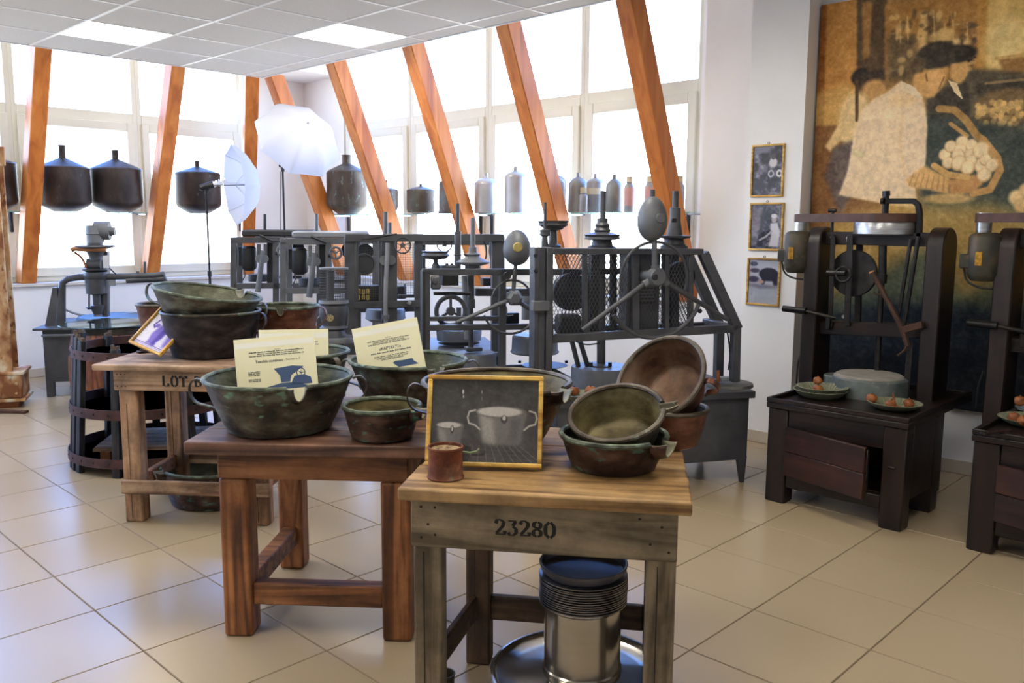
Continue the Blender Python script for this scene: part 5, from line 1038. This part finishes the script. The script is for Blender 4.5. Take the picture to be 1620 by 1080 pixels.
# --- drill-like machine on a grey box
c0 = gz(80, 628, 0)
d = Mach('drill_machine', 'grey drilling machine with wooden grip and bent arm over a grey tank', 'machine', (c0.x, c0.y), 12, GM)
zt = d.at(90, 518).z; xr = d.at(275, 600).x
d.lbox('tank_body', (-.03, .0, .13), (xr, .75, zt - .02), g_dark); d.lbox('tank_rim', (-.09, -.05, zt - .02), (xr + .02, .8, zt), g_dark); d.lbox('tank_ledge', (-.02, -.07, zt - .07), (.28, -.04, zt - .05), g_mid)
for x in (0, xr - .03):
    for y in (.03, .7): d.lbox('leg', (x - .03, y - .03, 0), (x + .03, y + .03, .14), g_dark)
P = [d.at(x, y, .15) for x, y in ((95, 516), (97, 470), (99, 447), (108, 441), (125, 438), (200, 437), (245, 436), (258, 434), (262, 440), (250, 441), (200, 443))]
d.put(MB().path(P, [.045, .035, .028] + [.028] * 8, 10), 'bent_arm', g_dark); d.put(MB().prism([(-.1, 0), (.03, 0), (.012, .33), (-.02, .33)], .05, Matrix.Translation((d.at(93, 516, .15).x, .17, zt)) @ Matrix.Rotation(math.pi / 2, 4, 'X')), 'arm_gusset', g_dark)
d.tube('arm_pin', (229, 436), (229, 414), 2, .15); d.tube('arm_pin', (218, 440), (218, 429), 2.5, .15)
d.bar('column', (165, 398), (165, 500), 13, .09, .22, g_dark); d.lathe('drill_body', 153, [(430, 34), (435, 36), (440, 34), (441, 32), (464, 30), (466, 12), (482, 12), (483, 20), (490, 18), (497, 12), (500, 14)], .15, g_dark)
d.tube('motor_drum', (150, 365), (174, 365), 15, .12, g_mid, r2=15); d.tube('motor_cap', (172, 366), (182, 366), 7, .12, g_mid); d.lathe('motor_seat', 150, [(356, 24), (362, 26), (370, 28), (371, 26), (384, 26)], .1, g_mid); d.cyl('motor_stand', 150, 383, 389, 24, .1, g_dark)
d.lathe('head_plate', 151, [(388, 56), (390, 60), (394, 34), (398, 26), (406, 20), (412, 22)], .12, g_dark); d.path('wooden_grip', [(113, 396), (118, 393), (135, 395), (168, 395)], 3.6, mat('grip_wood', [(.3, rgb(128, 82, 50)), (.7, rgb(168, 114, 74))], .5, 0, 8), .02); d.path('grip_arm', [(118, 399), (128, 406), (134, 416), (136, 424)], 1.8, m_orust, .04)
d.tube('gear_housing', (138, 418), (160, 418), 9, .1, g_dark); d.lathe('gear_flange', 150, [(424, 36), (427, 36), (430, 26)], .12, g_blk); d.tube('feed_rod', (141, 428), (141, 488), 1.4, .1, g_blk); d.lathe('rod_foot', 142, [(486, 12), (489, 6)], .1, g_blk)
d.box('tag_card', (163, 404), (172, 424), .003, .0, flat('pale_tag', rgb(196, 198, 208), .6)); d.tube('tag_pin', (173, 424), (184, 434), 1, .0, g_blk); d.box('side_plate', (172, 440), (182, 452), .02, .15, g_pale)
d.path('hose', [(100, 488, .6), (118, 496, .6), (140, 500, .6), (175, 499, .6), (225, 494, .6)], 2, g_pale); d.lathe('tank_basin', 190, [(499, 120), (503, 126), (507, 120)], .4, g_blk)
# --- barrel with glass top
w_bar = wood('barrel_oak', rgb(66, 34, 20), rgb(112, 62, 36), rgb(146, 90, 54), .5, rgb(50, 26, 16), 'z', 2.6)
_g = gd(188, 640, 6.9); bc = Vector((_g.x, _g.y, 0)); hB = .675
ba = thing('barrel', 'brown oak barrel with dark hoops standing behind the slatted cage', 'barrel', bc, 0)
def brr(z): t = z / hB * 2 - 1; return .345 - .055 * t * t
ns = 20
for i in range(ns):
    b = MB(); vs = []; nz = 8
    for j in range(nz + 1):
        z = hB * j / nz
        for rr in (brr(z), brr(z) - .022):
            for a_ in (i + .012, i + .988): t = a_ * 2 * math.pi / ns; vs.append((rr * math.cos(t), rr * math.sin(t), z))
    fs = []
    for j in range(nz): o_ = j * 4; fs += [(o_, o_ + 1, o_ + 5, o_ + 4), (o_ + 3, o_ + 2, o_ + 6, o_ + 7), (o_ + 2, o_, o_ + 4, o_ + 6), (o_ + 1, o_ + 3, o_ + 7, o_ + 5)]
    fs += [(2, 3, 1, 0), (nz * 4, nz * 4 + 1, nz * 4 + 3, nz * 4 + 2)]
    b.add(vs, fs).build('stave', w_bar, ba)
for z, hh in ((.0, .05), (.17, .035), (.46, .035), (.625, .05)):
    MB().lathe([(brr(z) - .002, z), (brr(z) + .003, z), (brr(z + hh) + .003, z + hh), (brr(z + hh) - .002, z + hh), (brr(z) - .002, z)], 48).build('hoop', m_iron, ba)
MB().lathe([(0, hB - .05), (.27, hB - .05), (.27, hB - .03), (0, hB - .03)], 40).build('head', w_bar, ba)
m_gl = bpy.data.materials.new('green_edge_glass'); m_gl.use_nodes = True; _b = m_gl.node_tree.nodes['Principled BSDF']; _b.inputs['Base Color'].default_value = (.55, .86, .8, 1); _b.inputs['Transmission Weight'].default_value = 1; _b.inputs['Roughness'].default_value = .02; _b.inputs['IOR'].default_value = 1.5
gt = thing('glass_disc', 'round green-edged glass top lying on the oak barrel', 'glass top', (bc.x - RIGHT.x * .045, bc.y - RIGHT.y * .045, hB + .001)); MB().lathe([(0, 0), (.358, 0), (.36, .002), (.36, .01), (.358, .012), (0, .012)], 72).build('disc', m_gl, gt)
# --- slatted press cage
w_char = wood('blackened_slat', rgb(20, 20, 22), rgb(38, 38, 42), rgb(60, 60, 64), .6, rgb(14, 14, 15), 'z', 3.0)
w_end = flat('frayed_wood_end', rgb(92, 76, 62), .9)
m_band = mat('rusty_iron_band', [(.3, rgb(58, 38, 36)), (.7, rgb(88, 60, 56))], .65, .3, 16, bump=.2)
_g = gd(247, 700, 5.47); cc = Vector((_g.x, _g.y, 0))
cg = thing('press_cage', 'conical press cage of black slats held by three rusty iron bands', 'press cage', cc, 0)
zb, zm, zt = .085, .37, .705; R0 = .505; R1 = .445
def cr(z): return R0 + (R1 - R0) * z / .8
for z, hh, full in ((zb, .055, True), (zm, .058, True), (zt, .052, True)):
    r_ = cr(z) + .004; bd = MB().lathe([(r_ - .006, z - hh / 2), (r_, z - hh / 2), (r_ - .002, z + hh / 2), (r_ - .008, z + hh / 2), (r_ - .006, z - hh / 2)], 72).build('iron_band', m_band, cg)
    rv = MB()
    for i in range(30):
        t = i * 2 * math.pi / 30; d_ = Vector((math.cos(t), math.sin(t), 0)); rv.lathe([(0, .005), (.006, .003), (.008, 0)], 8, d_ * (r_ - .002) + UP * z, Vector((0, 0, 1)).rotation_difference(d_).to_matrix())
    tag(rv.build('rivets', m_iron, bd), kind='stuff')
camang = CAMANG
def slat(deg, top, w=.05):
    a_ = camang + math.radians(deg); d_ = Vector((math.cos(a_), math.sin(a_), 0)); tg = Vector((-math.sin(a_), math.cos(a_), 0)); p = d_ * (cr(0) - .026) + UP * .0; q = d_ * (cr(top) - .026) + UP * top
    sl = MB().bar(p, q, w, .034, tg).build('slat', w_char, cg, .004)
    for k_ in range(3): MB().bar(q + tg * (k_ - 1) * w * .3, q + UP * random.uniform(.006, .03) + tg * (k_ - 1) * w * .3, w * .28, .02, tg).build('splinter', w_end, sl)
for deg, top in ((183, .80), (203, .79), (212, .81), (221, .80), (230, .785), (266, .75), (318, .75), (345, .75), (72, .74), (50, .74), (30, .74), (8, .74), (112, .74), (150, .75)): slat(deg, top)
pl = thing('wooden_platform', 'low light plank platform lying on the floor inside the press cage', 'platform', cc, camang + .15)
for i in range(4): MB().box2((-.3, -.26 + i * .13, .105), (.3, -.265 + (i + 1) * .13, .128)).build('plank', w_pale, pl, .003)
for x in (-.26, .2): MB().box2((x, -.26, 0), (x + .06, .25, .104)).build('runner', w_brown, pl, .003)
# ================================================================ UNDER THE FRONT TABLE
m_tin = mat('polished_tin', [(.3, rgb(158, 154, 146)), (.7, rgb(184, 180, 172))], .2, .95, 3, (1, 1, 4), rvar=.05)
m_tind = mat('dull_tin', [(.3, rgb(96, 96, 100)), (.7, rgb(128, 128, 130))], .3, .9, 10)
tc = gz(917, 1058, .10)
ty = thing('tin_tray', 'wide round shallow tin pan on the floor under the front table', 'pan', (tc.x, tc.y, 0))
MB().lathe([(0, .085), (.2, .084), (.256, .086), (.266, .092), (.272, .1), (.279, .1), (.283, .092), (.28, .08), (.266, .01), (.258, 0), (0, 0)], 72).build('pan', m_tin, ty)
cx_ = gd(921, 1010, 2.62); ct = (cx_.x, cx_.y)
td = thing('tin_drum', 'polished tin drum standing on the round tin pan', 'drum', (ct[0], ct[1], .0865))
MB().lathe([(0, 0), (.10, 0), (.102, .03), (.118, .034), (.121, .04), (.121, .06), (.117, .064), (.117, .255), (.121, .26), (.12, .267), (0, .267)], 56).build('body', m_tin, td)
zr = .0865 + .268
for i in range(12):
    o = thing('tin_ring', 'thin dull tin sieve ring stacked on the polished tin drum', 'ring', (ct[0] + random.uniform(-.002, .002), ct[1] + random.uniform(-.002, .002), zr), random.random() * 6, 'tin rings stacked on the drum')
    MB().lathe([(.108, 0), (.130, 0), (.1335, .002), (.1335, .005), (.130, .0065), (.108, .0065), (.108, 0)], 48).build('ring', m_tind, o); zr += .0072
bo = thing('tin_bowl', 'dark blue-grey tin bowl on top of the stacked tin rings', 'bowl', (ct[0], ct[1], zr)); MB().lathe([(0, .004), (.1, .006), (.12, .012), (.127, .032), (.132, .034), (.134, .032), (.128, .012), (.114, .0), (0, 0)], 48).build('bowl', mat('blue_grey_tin', [(.3, rgb(70, 70, 78)), (.7, rgb(96, 96, 104))], .4, .4, 8), bo)
for k_ in range(6):
    t = k_ * math.pi / 3; MB().lathe([(0, .001), (.007, .001), (.007, 0)], 10, Vector((.122 * math.cos(t), .122 * math.sin(t), .022)), Vector((0, 0, 1)).rotation_difference(Vector((-math.cos(t), -math.sin(t), .3))).to_matrix()).build('hole', m_black, bo)
g = gz(703, 1065, .11); o = thing('small_cup', 'small tarnished metal cup on the floor by the front table leg', 'cup', (g.x, g.y, 0)); MB().lathe([(0, 0), (.028, 0), (.031, .005), (.031, .104), (.034, .107), (.034, .112), (.030, .112), (.028, .01), (0, .008)], 32).build('cup', mat('tarnished_brass', [(.3, rgb(84, 76, 60)), (.7, rgb(126, 118, 98))], .4, .7, 14), o); MB().ring((0, 0, .06), .0312, .0015, (0, 0, 1), 32, 6).build('bead', m_tind, o)
# rusty can on the table
g = gz(705, 754, .7515); m_can = mat('rusty_can', [(.32, rgb(84, 42, 28)), (.5, rgb(124, 66, 42)), (.62, rgb(148, 100, 72))], .75, .2, 10, speck=rgb(150, 156, 132), speck_scale=14, speck_at=.58, bump=.3, grime=.55, gscale=22.)
o = thing('rusty_can', 'small rusted can with a green handle in front of the framed photograph', 'can', (g.x, g.y, .7515)); R_ = 27 * 2.53 / F
MB().lathe([(0, 0), (R_ + .003, 0), (R_ + .004, .003), (R_, .009), (R_ - .001, .084), (R_ + .002, .088), (R_ + .001, .092), (R_ - .004, .092), (R_ - .004, .082), (0, .082)], 40).build('body', m_can, o); MB().lathe([(0, .086), (R_ * .5, .085), (R_ - .006, .0835)], 32).build('crust', mat('tan_crust', [(.4, rgb(120, 96, 66)), (.6, rgb(160, 138, 100))], .9, 0, 40, speck=rgb(60, 36, 26), speck_scale=30, speck_at=.55, bump=.6), o)
hp = [RIGHT * x + UP * z for x, z in ((R_ - .002, .075), (R_ + .02, .072), (R_ + .04, .076), (R_ + .046, .084))]; MB().strap([p_ for p_ in hp], .014, .004, FWD).build('handle', mat('green_corroded', [(.3, rgb(96, 104, 72)), (.7, rgb(122, 138, 104))], .8, .1, 20), o)
# ================================================================ GLASS SHELVES, STILLS AND BOTTLES BEFORE THE WINDOWS
m_shelf = glass('shelf_glass', (.93, .99, .98, 1), .6)
m_edge = flat('cyan_glass_edge', rgb(150, 214, 214), .15)
ZS = 1.578
def shelf(label, a, b, axis):
    """plate behind the struts, carried by small arms from the window frame"""
    o = thing('glass_shelf', label, 'shelf', ((a[0] + b[0]) / 2, (a[1] + b[1]) / 2, ZS - .01), 0, 'glass shelves before the windows')
    L = (Vector(a) - Vector(b)).length; depth = .175; dx, dy = (L / 2 - .001, depth / 2) if axis == 'x' else (depth / 2, L / 2 - .001)
    MB().box2((-dx, -dy, 0), (dx, dy, .01)).build('plate', m_shelf, o, smooth=False)
    e = MB(); e.box2((-dx, -dy - .0015, .001), (dx, -dy, .009)) if axis == 'x' else e.box2((-dx - .0015, -dy, .001), (-dx, dy, .009)); e.build('front_edge', m_edge, o, smooth=False)
    for s_ in (-1, 1):
        t = s_ * (L / 2 - .05)
        if axis == 'x': MB().box2((t - .008, -.05, -.013), (t + .008, .175, -.0005)).build('arm', m_steel, o)
        else: MB().box2((-.05, t - .008, -.013), (.195, t + .008, -.0005)).build('arm', m_steel, o)
SY = 8.885; SX = 5.55; PY = 8.945; PX = 5.57
for i, (x0, x1) in enumerate(((1.46, 2.63), (2.63, 3.80), (3.80, 4.72))): shelf(('glass shelf beside the rust-flecked column holding one dark still', 'glass shelf holding the twin dark stills', 'glass shelf behind the lamp head holding one dark still')[i], (x0, PY, 0), (x1, PY, 0), 'x')
for i, (y0, y1) in enumerate(((8.25, 7.13), (7.13, 5.97), (5.97, 4.80), (4.80, 3.515))): shelf(('glass shelf under the large brown still', 'glass shelf under the squat stills and jug canister', 'glass shelf under the two biggest aluminium bottles', 'glass shelf under the crowded aluminium bottles')[i], (PX, y0, 0), (PX, y1, 0), 'y')
m_still = mat('dark_still_copper', [(.3, rgb(44, 40, 40)), (.5, rgb(62, 54, 52)), (.7, rgb(84, 74, 70))], .5, .45, 7, (1, 1, .5), speck=rgb(96, 92, 88), speck_at=.66)
m_still2 = mat('green_brown_still', [(.3, rgb(66, 58, 50)), (.5, rgb(88, 76, 66)), (.7, rgb(104, 104, 92))], .5, .4, 7, (1, 1, .5), speck=rgb(112, 128, 116), speck_at=.62)
m_alu = mat('matt_aluminium', [(.3, rgb(152, 152, 155)), (.7, rgb(182, 182, 185))], .42, .5, 10, (1, 1, .5), bump=.05)
m_aluw = mat('dull_aluminium', [(.3, rgb(124, 124, 122)), (.7, rgb(152, 152, 150))], .5, .5, 10, (1, 1, .5), bump=.05)
m_cork = flat('cream_cap', rgb(206, 194, 160), .6); m_redl = flat('faded_red_label', rgb(206, 158, 152), .6); m_crl = flat('cream_label', rgb(216, 208, 186), .6)
def onshelf(name, label, cat, wallx, cx, prof, m, group, cap=None, extra=None, off=0.):
    yb = prof[-1][0]
    P = gx(cx, yb, SX + off) if wallx else gy(cx, yb, SY + off); k = proj(P)[2] / F / 2
    zs = [(gx(cx, y, SX + off) if wallx else gy(cx, y, SY + off)).z for y, w in prof]; z0 = zs[-1]
    o = thing(name, label, cat, (P.x, P.y, ZS + .0005), random.random() * 6, group)
    pr = [(w * k, z - z0) for (y, w), z in zip(prof, zs)]; pr = pr[::-1]
    n = len(pr) if cap is None else len(pr) - cap
    body = [(0, pr[0][1])] + pr[:n] + ([(0, pr[n - 1][1])])
    MB().lathe(body, 40).build('body', m, o)
    if cap:
        nk = pr[n - 1:]; nk = [(0, nk[0][1])] + nk + [(0, nk[-1][1])]; MB().lathe(nk, 24).build('neck' if extra != 'cap' else 'cap', m if extra != 'cap' else m_cork, o)
    return o, k
GS = 'dark stills on the left window shelf'
def still(cx, w, n0, n1, sh, bb, bt, lab, wallx=False, m=None, neck=10, g=GS):
    return onshelf('still', lab, 'still', wallx, cx, [(n0, neck + 1), (n0 + 2, neck), (n1, neck), (sh - 2, w * .96), (sh, w * 1.0), (sh + 3, w * .985), (bb - 6, w), (bb, w * .93), (bt, w * .45)], m or m_still, g, cap=3)
still(-14, 80, 222, 246, 258, 323, 333, 'dark still cut by the rust-flecked steel column')
still(104, 77, 227, 247, 264, 322, 332, 'dark still with a tall neck, next to the strut by the steel column')
still(187, 77, 235, 249, 266, 323, 333, 'dark dented still with a short neck, second of the twin stills')
still(315, 69, 250, 259, 271, 323, 333, 'dark still behind the photo lamp head', neck=7)
GR = 'stills and canisters on the back window shelf'
still(550, 64, 244, 258, 272, 326, 338, 'large brown still with a wide black neck beside the big umbrella', True, m_still2, 14, GR)
still(612, 36, 283, 294, 300, 330, 337, 'small green-stained still with a pin on its lid', True, m_still2, 3, GR)
still(666, 45, 287, 290, 298, 332, 334, 'squat green-brown still with a domed lid', True, m_still2, 4, GR)
o, k = onshelf('canister', 'brown canister carrying an upturned jug, behind a strut', 'canister', True, 716, [(284, 38), (287, 42), (292, 42), (330, 43), (333, 46), (335, 46)], m_still2, GR)
zj = (gx(716, 284, SX).z - gx(716, 335, SX).z); j = thing('jug', 'small dark metal jug standing upturned on the brown canister', 'jug', (o.location.x, o.location.y, ZS + zj + .001)); MB().lathe([(0, 0), (.05, 0), (.052, .01), (.042, .05), (.03, .09), (.034, .13), (.03, .135), (0, .135)], 28).build('body', m_still, j)
MB().path([RIGHT * x + UP * z for x, z in ((.03, .125), (.065, .13), (.085, .1), (.075, .04), (.05, .012))], .007, 8).build('handle', m_still, j)
GA = 'aluminium bottles on the back window shelf'
def alu(cx, w, n0, n1, sh, lab, neck=6, m=None, off=0., yb=334.5, cap=None):
    pr = [(n0, neck), (n1, neck), (n1 + 1, neck * 1.1), (n1 + (sh - n1) * .35, w * .62), (n1 + (sh - n1) * .7, w * .88), (sh, w), (sh + 3, w), (yb - 1, w), (yb, w * .95)]
    return onshelf('aluminium_bottle', lab, 'bottle', True, cx, pr, m or m_alu, GA, cap=2, extra=cap, off=off)
alu(769, 37, 271, 277, 287, 'broad aluminium bottle with a flat shoulder, next to a strut', 6)
alu(815, 34, 261, 267, 276, 'tallest aluminium bottle on the shelf', 7)
alu(880, 30, 265, 273, 284, 'pale aluminium bottle half behind a strut', 5)
alu(914, 31, 271, 277, 290, 'dull grey aluminium bottle with a small one before it', 5, m_aluw, .04)
alu(922.5, 14.5, 295, 303, 309, 'tiny aluminium bottle with a cream cap', 10, None, -.09, cap='cap')
o, k = alu(941, 27, 273, 279, 287, 'aluminium bottle with a cream label', 5, None, .03); z0 = gx(940, 306, SX).z - gx(940, 334.5, SX).z
MB().lathe([(.0, z0), (27 * k + .0008, z0), (27 * k + .0008, z0 + .05), (0, z0 + .05)], 40).build('label_band', m_crl, o)
alu(971, 26, 274, 280, 293, 'aluminium bottle with a stained shoulder next to the slim bottles', 6, m_aluw)
for cx, lab, red in ((995, 'slim aluminium bottle with a cream cap and red label', True), (1027, 'slim capped bottle with faded red label behind the egg weight', True), (1074, 'slim aluminium bottle with a cream cap beside the white pillar', False)):
    o, k = alu(cx, 16, 278, 286, 295, lab, 10, cap='cap')
    if red: MB().lathe([(0, .05), (16 * k + .0007, .05), (16 * k + .0007, .19), (0, .19)], 32).build('label_band', m_redl, o)
# ================================================================ PHOTO UMBRELLAS ON STANDS
m_umb = bpy.data.materials.new('white_umbrella_fabric'); m_umb.use_nodes = True; _n = m_umb.node_tree; _n.nodes.clear()
_o = _n.nodes.new('ShaderNodeOutputMaterial'); _m = _n.nodes.new('ShaderNodeMixShader'); _d = _n.nodes.new('ShaderNodeBsdfDiffuse'); _t = _n.nodes.new('ShaderNodeBsdfTranslucent'); _d.inputs[0].default_value = (.62, .62, .66, 1); _t.inputs[0].default_value = (.62, .62, .66, 1); _m.inputs[0].default_value = .45
_n.links.new(_d.outputs[0], _m.inputs[1]); _n.links.new(_t.outputs[0], _m.inputs[2]); _n.links.new(_m.outputs[0], _o.inputs[0])
m_rib = flat('grey_rib', rgb(150, 152, 158), .4, .5)
def umbrella(label, apex, axis, R, hgt, roll, shaft_to):
    """axis points from the rim plane towards the apex"""
    ax = axis.normalized(); e = ax.orthogonal().normalized(); e = Matrix.Rotation(roll, 3, ax) @ e; g = ax.cross(e); M = Matrix((e, g, ax)).transposed().to_4x4(); M.translation = apex
    o = thing('photo_umbrella', label, 'umbrella', M=M, group='white photo umbrellas on stands'); ns, nr = 8, 10; per = 6; n = ns * per
    def zz(t): return -hgt * (1 - math.cos(t * 1.25)) / (1 - math.cos(1.25))
    vs = []
    for i in range(nr + 1):
        t = i / nr
        for k_ in range(n):
            a_ = k_ * 2 * math.pi / n; ph = (k_ % per) / per; sag = math.sin(math.pi * ph); rr = R * math.sin(t * 1.25) / math.sin(1.25) * (1 - .085 * sag * t); vs.append((rr * math.cos(a_), rr * math.sin(a_), zz(t) - .0 - .012 * sag * math.sin(math.pi * t)))
    MB().add(vs, [(i * n + k_, (i + 1) * n + k_, (i + 1) * n + (k_ + 1) % n, i * n + (k_ + 1) % n) for i in range(nr) for k_ in range(n)]).build('canopy', m_umb, o)
    for k_ in range(ns):
        a_ = k_ * 2 * math.pi / ns; pts = [(R * math.sin(t * 1.25) / math.sin(1.25) * math.cos(a_), R * math.sin(t * 1.25) / math.sin(1.25) * math.sin(a_), zz(t) - .004) for t in [i / 10 for i in range(11)]]
        rb_ = MB().path(pts, .0016, 5).build('rib', m_rib, o); MB().tube((R * .5 * math.cos(a_), R * .5 * math.sin(a_), zz(.47) - .004), (0, 0, -hgt * .95), .0012, n=5).build('strut', m_rib, rb_)
    MB().tube((0, 0, .012), (0, 0, -shaft_to), .004, n=8).build('shaft', m_blackm, o); MB().lathe([(0, .016), (.008, .012), (.01, 0), (.006, -.006)], 12).build('tip', m_rib, o)
    return o
def stand(label, base, ztop, head):
    o = thing('light_stand', label, 'light stand', (base.x, base.y, 0), 0, 'black light stands')
    MB().tube((0, 0, .12), (0, 0, 1.0), .0125).build('lower_pole', m_blackm, o); MB().tube((0, 0, 1.0), (0, 0, ztop), .009).build('upper_pole', m_blackm, o); MB().tube((0, 0, .98), (0, 0, 1.03), .019).build('clamp', m_black, o); MB().tube((0, 0, .55), (0, 0, .6), .02).build('collar', m_black, o)
    for k_ in range(3):
        a_ = k_ * 2 * math.pi / 3 + .4; d_ = Vector((math.cos(a_), math.sin(a_), 0)); MB().bar(UP * .57 + d_ * .015, d_ * .24 + UP * .012, .016, .01).build('leg', m_blackm, o); MB().bar(UP * .2 + d_ * .012, d_ * .13 + UP * .28, .012, .006).build('brace', m_blackm, o)
    MB().tube((0, 0, ztop - .02), (0, 0, ztop + .05), .016).build('head_joint', m_black, o); MB().tube(-RIGHT * .03 + UP * (ztop + .03), RIGHT * .03 + UP * (ztop + .03), .014).build('tilt_knob', m_black, o)
    return o
dU = 7.42
s1 = gd(447, 262, dU); st1 = stand('black light stand under the big open photo umbrella', s1, s1.z - .03, None)
ap1 = gd(487, 195, dU - .2); ax1 = (-FWD * .62 + RIGHT * .5 + UP * .52)
umbrella('big open white photo umbrella seen from outside', ap1, ax1, .385, .24, .2, .42)
MB().path([Vector((0, 0, s1.z - .05)) - RIGHT * .02, Vector((0, 0, 1.5)) - RIGHT * .035, Vector((0, 0, 1.0)) - RIGHT * .03, Vector((0, 0, .5)) - RIGHT * .03], .003, 6).build('cable', m_black, st1)
dV = 7.95
s2 = gd(326, 300, dV); st2 = stand('black light stand carrying the spiral bulb lamp', s2, s2.z - .02, None)
ap2 = gd(409, 292, dV + .12); ax2 = (RIGHT * .86 + FWD * .55 - UP * -.05)
umbrella('white photo umbrella seen from the side with a bulb inside', ap2, ax2, .37, .23, .1, .5)
lp = thing('lamp_head', 'black lamp socket with a white spiral bulb pointing into the umbrella', 'lamp', (s2.x, s2.y, s2.z + .03)); dr_ = (RIGHT * .9 + FWD * .25 + UP * .28).normalized()
MB().tube(dr_ * -.05, dr_ * .07, .028, .034).build('socket', m_black, lp); MB().tube(dr_ * .07, dr_ * .10, .03, .022).build('bulb_base', m_grid, lp)
hx = []; e_ = dr_.orthogonal().normalized(); g_ = dr_.cross(e_)
for i in range(60): t = i / 59; hx.append(dr_ * (.10 + .09 * t) + (e_ * math.cos(t * 22) + g_ * math.sin(t * 22)) * .024)
MB().path(hx, .008, 8).build('spiral_tube', m_grid, lp); MB().bar(-RIGHT * .06 - UP * .03, RIGHT * .02 - UP * .015, .02, .008).build('lever', m_black, lp)
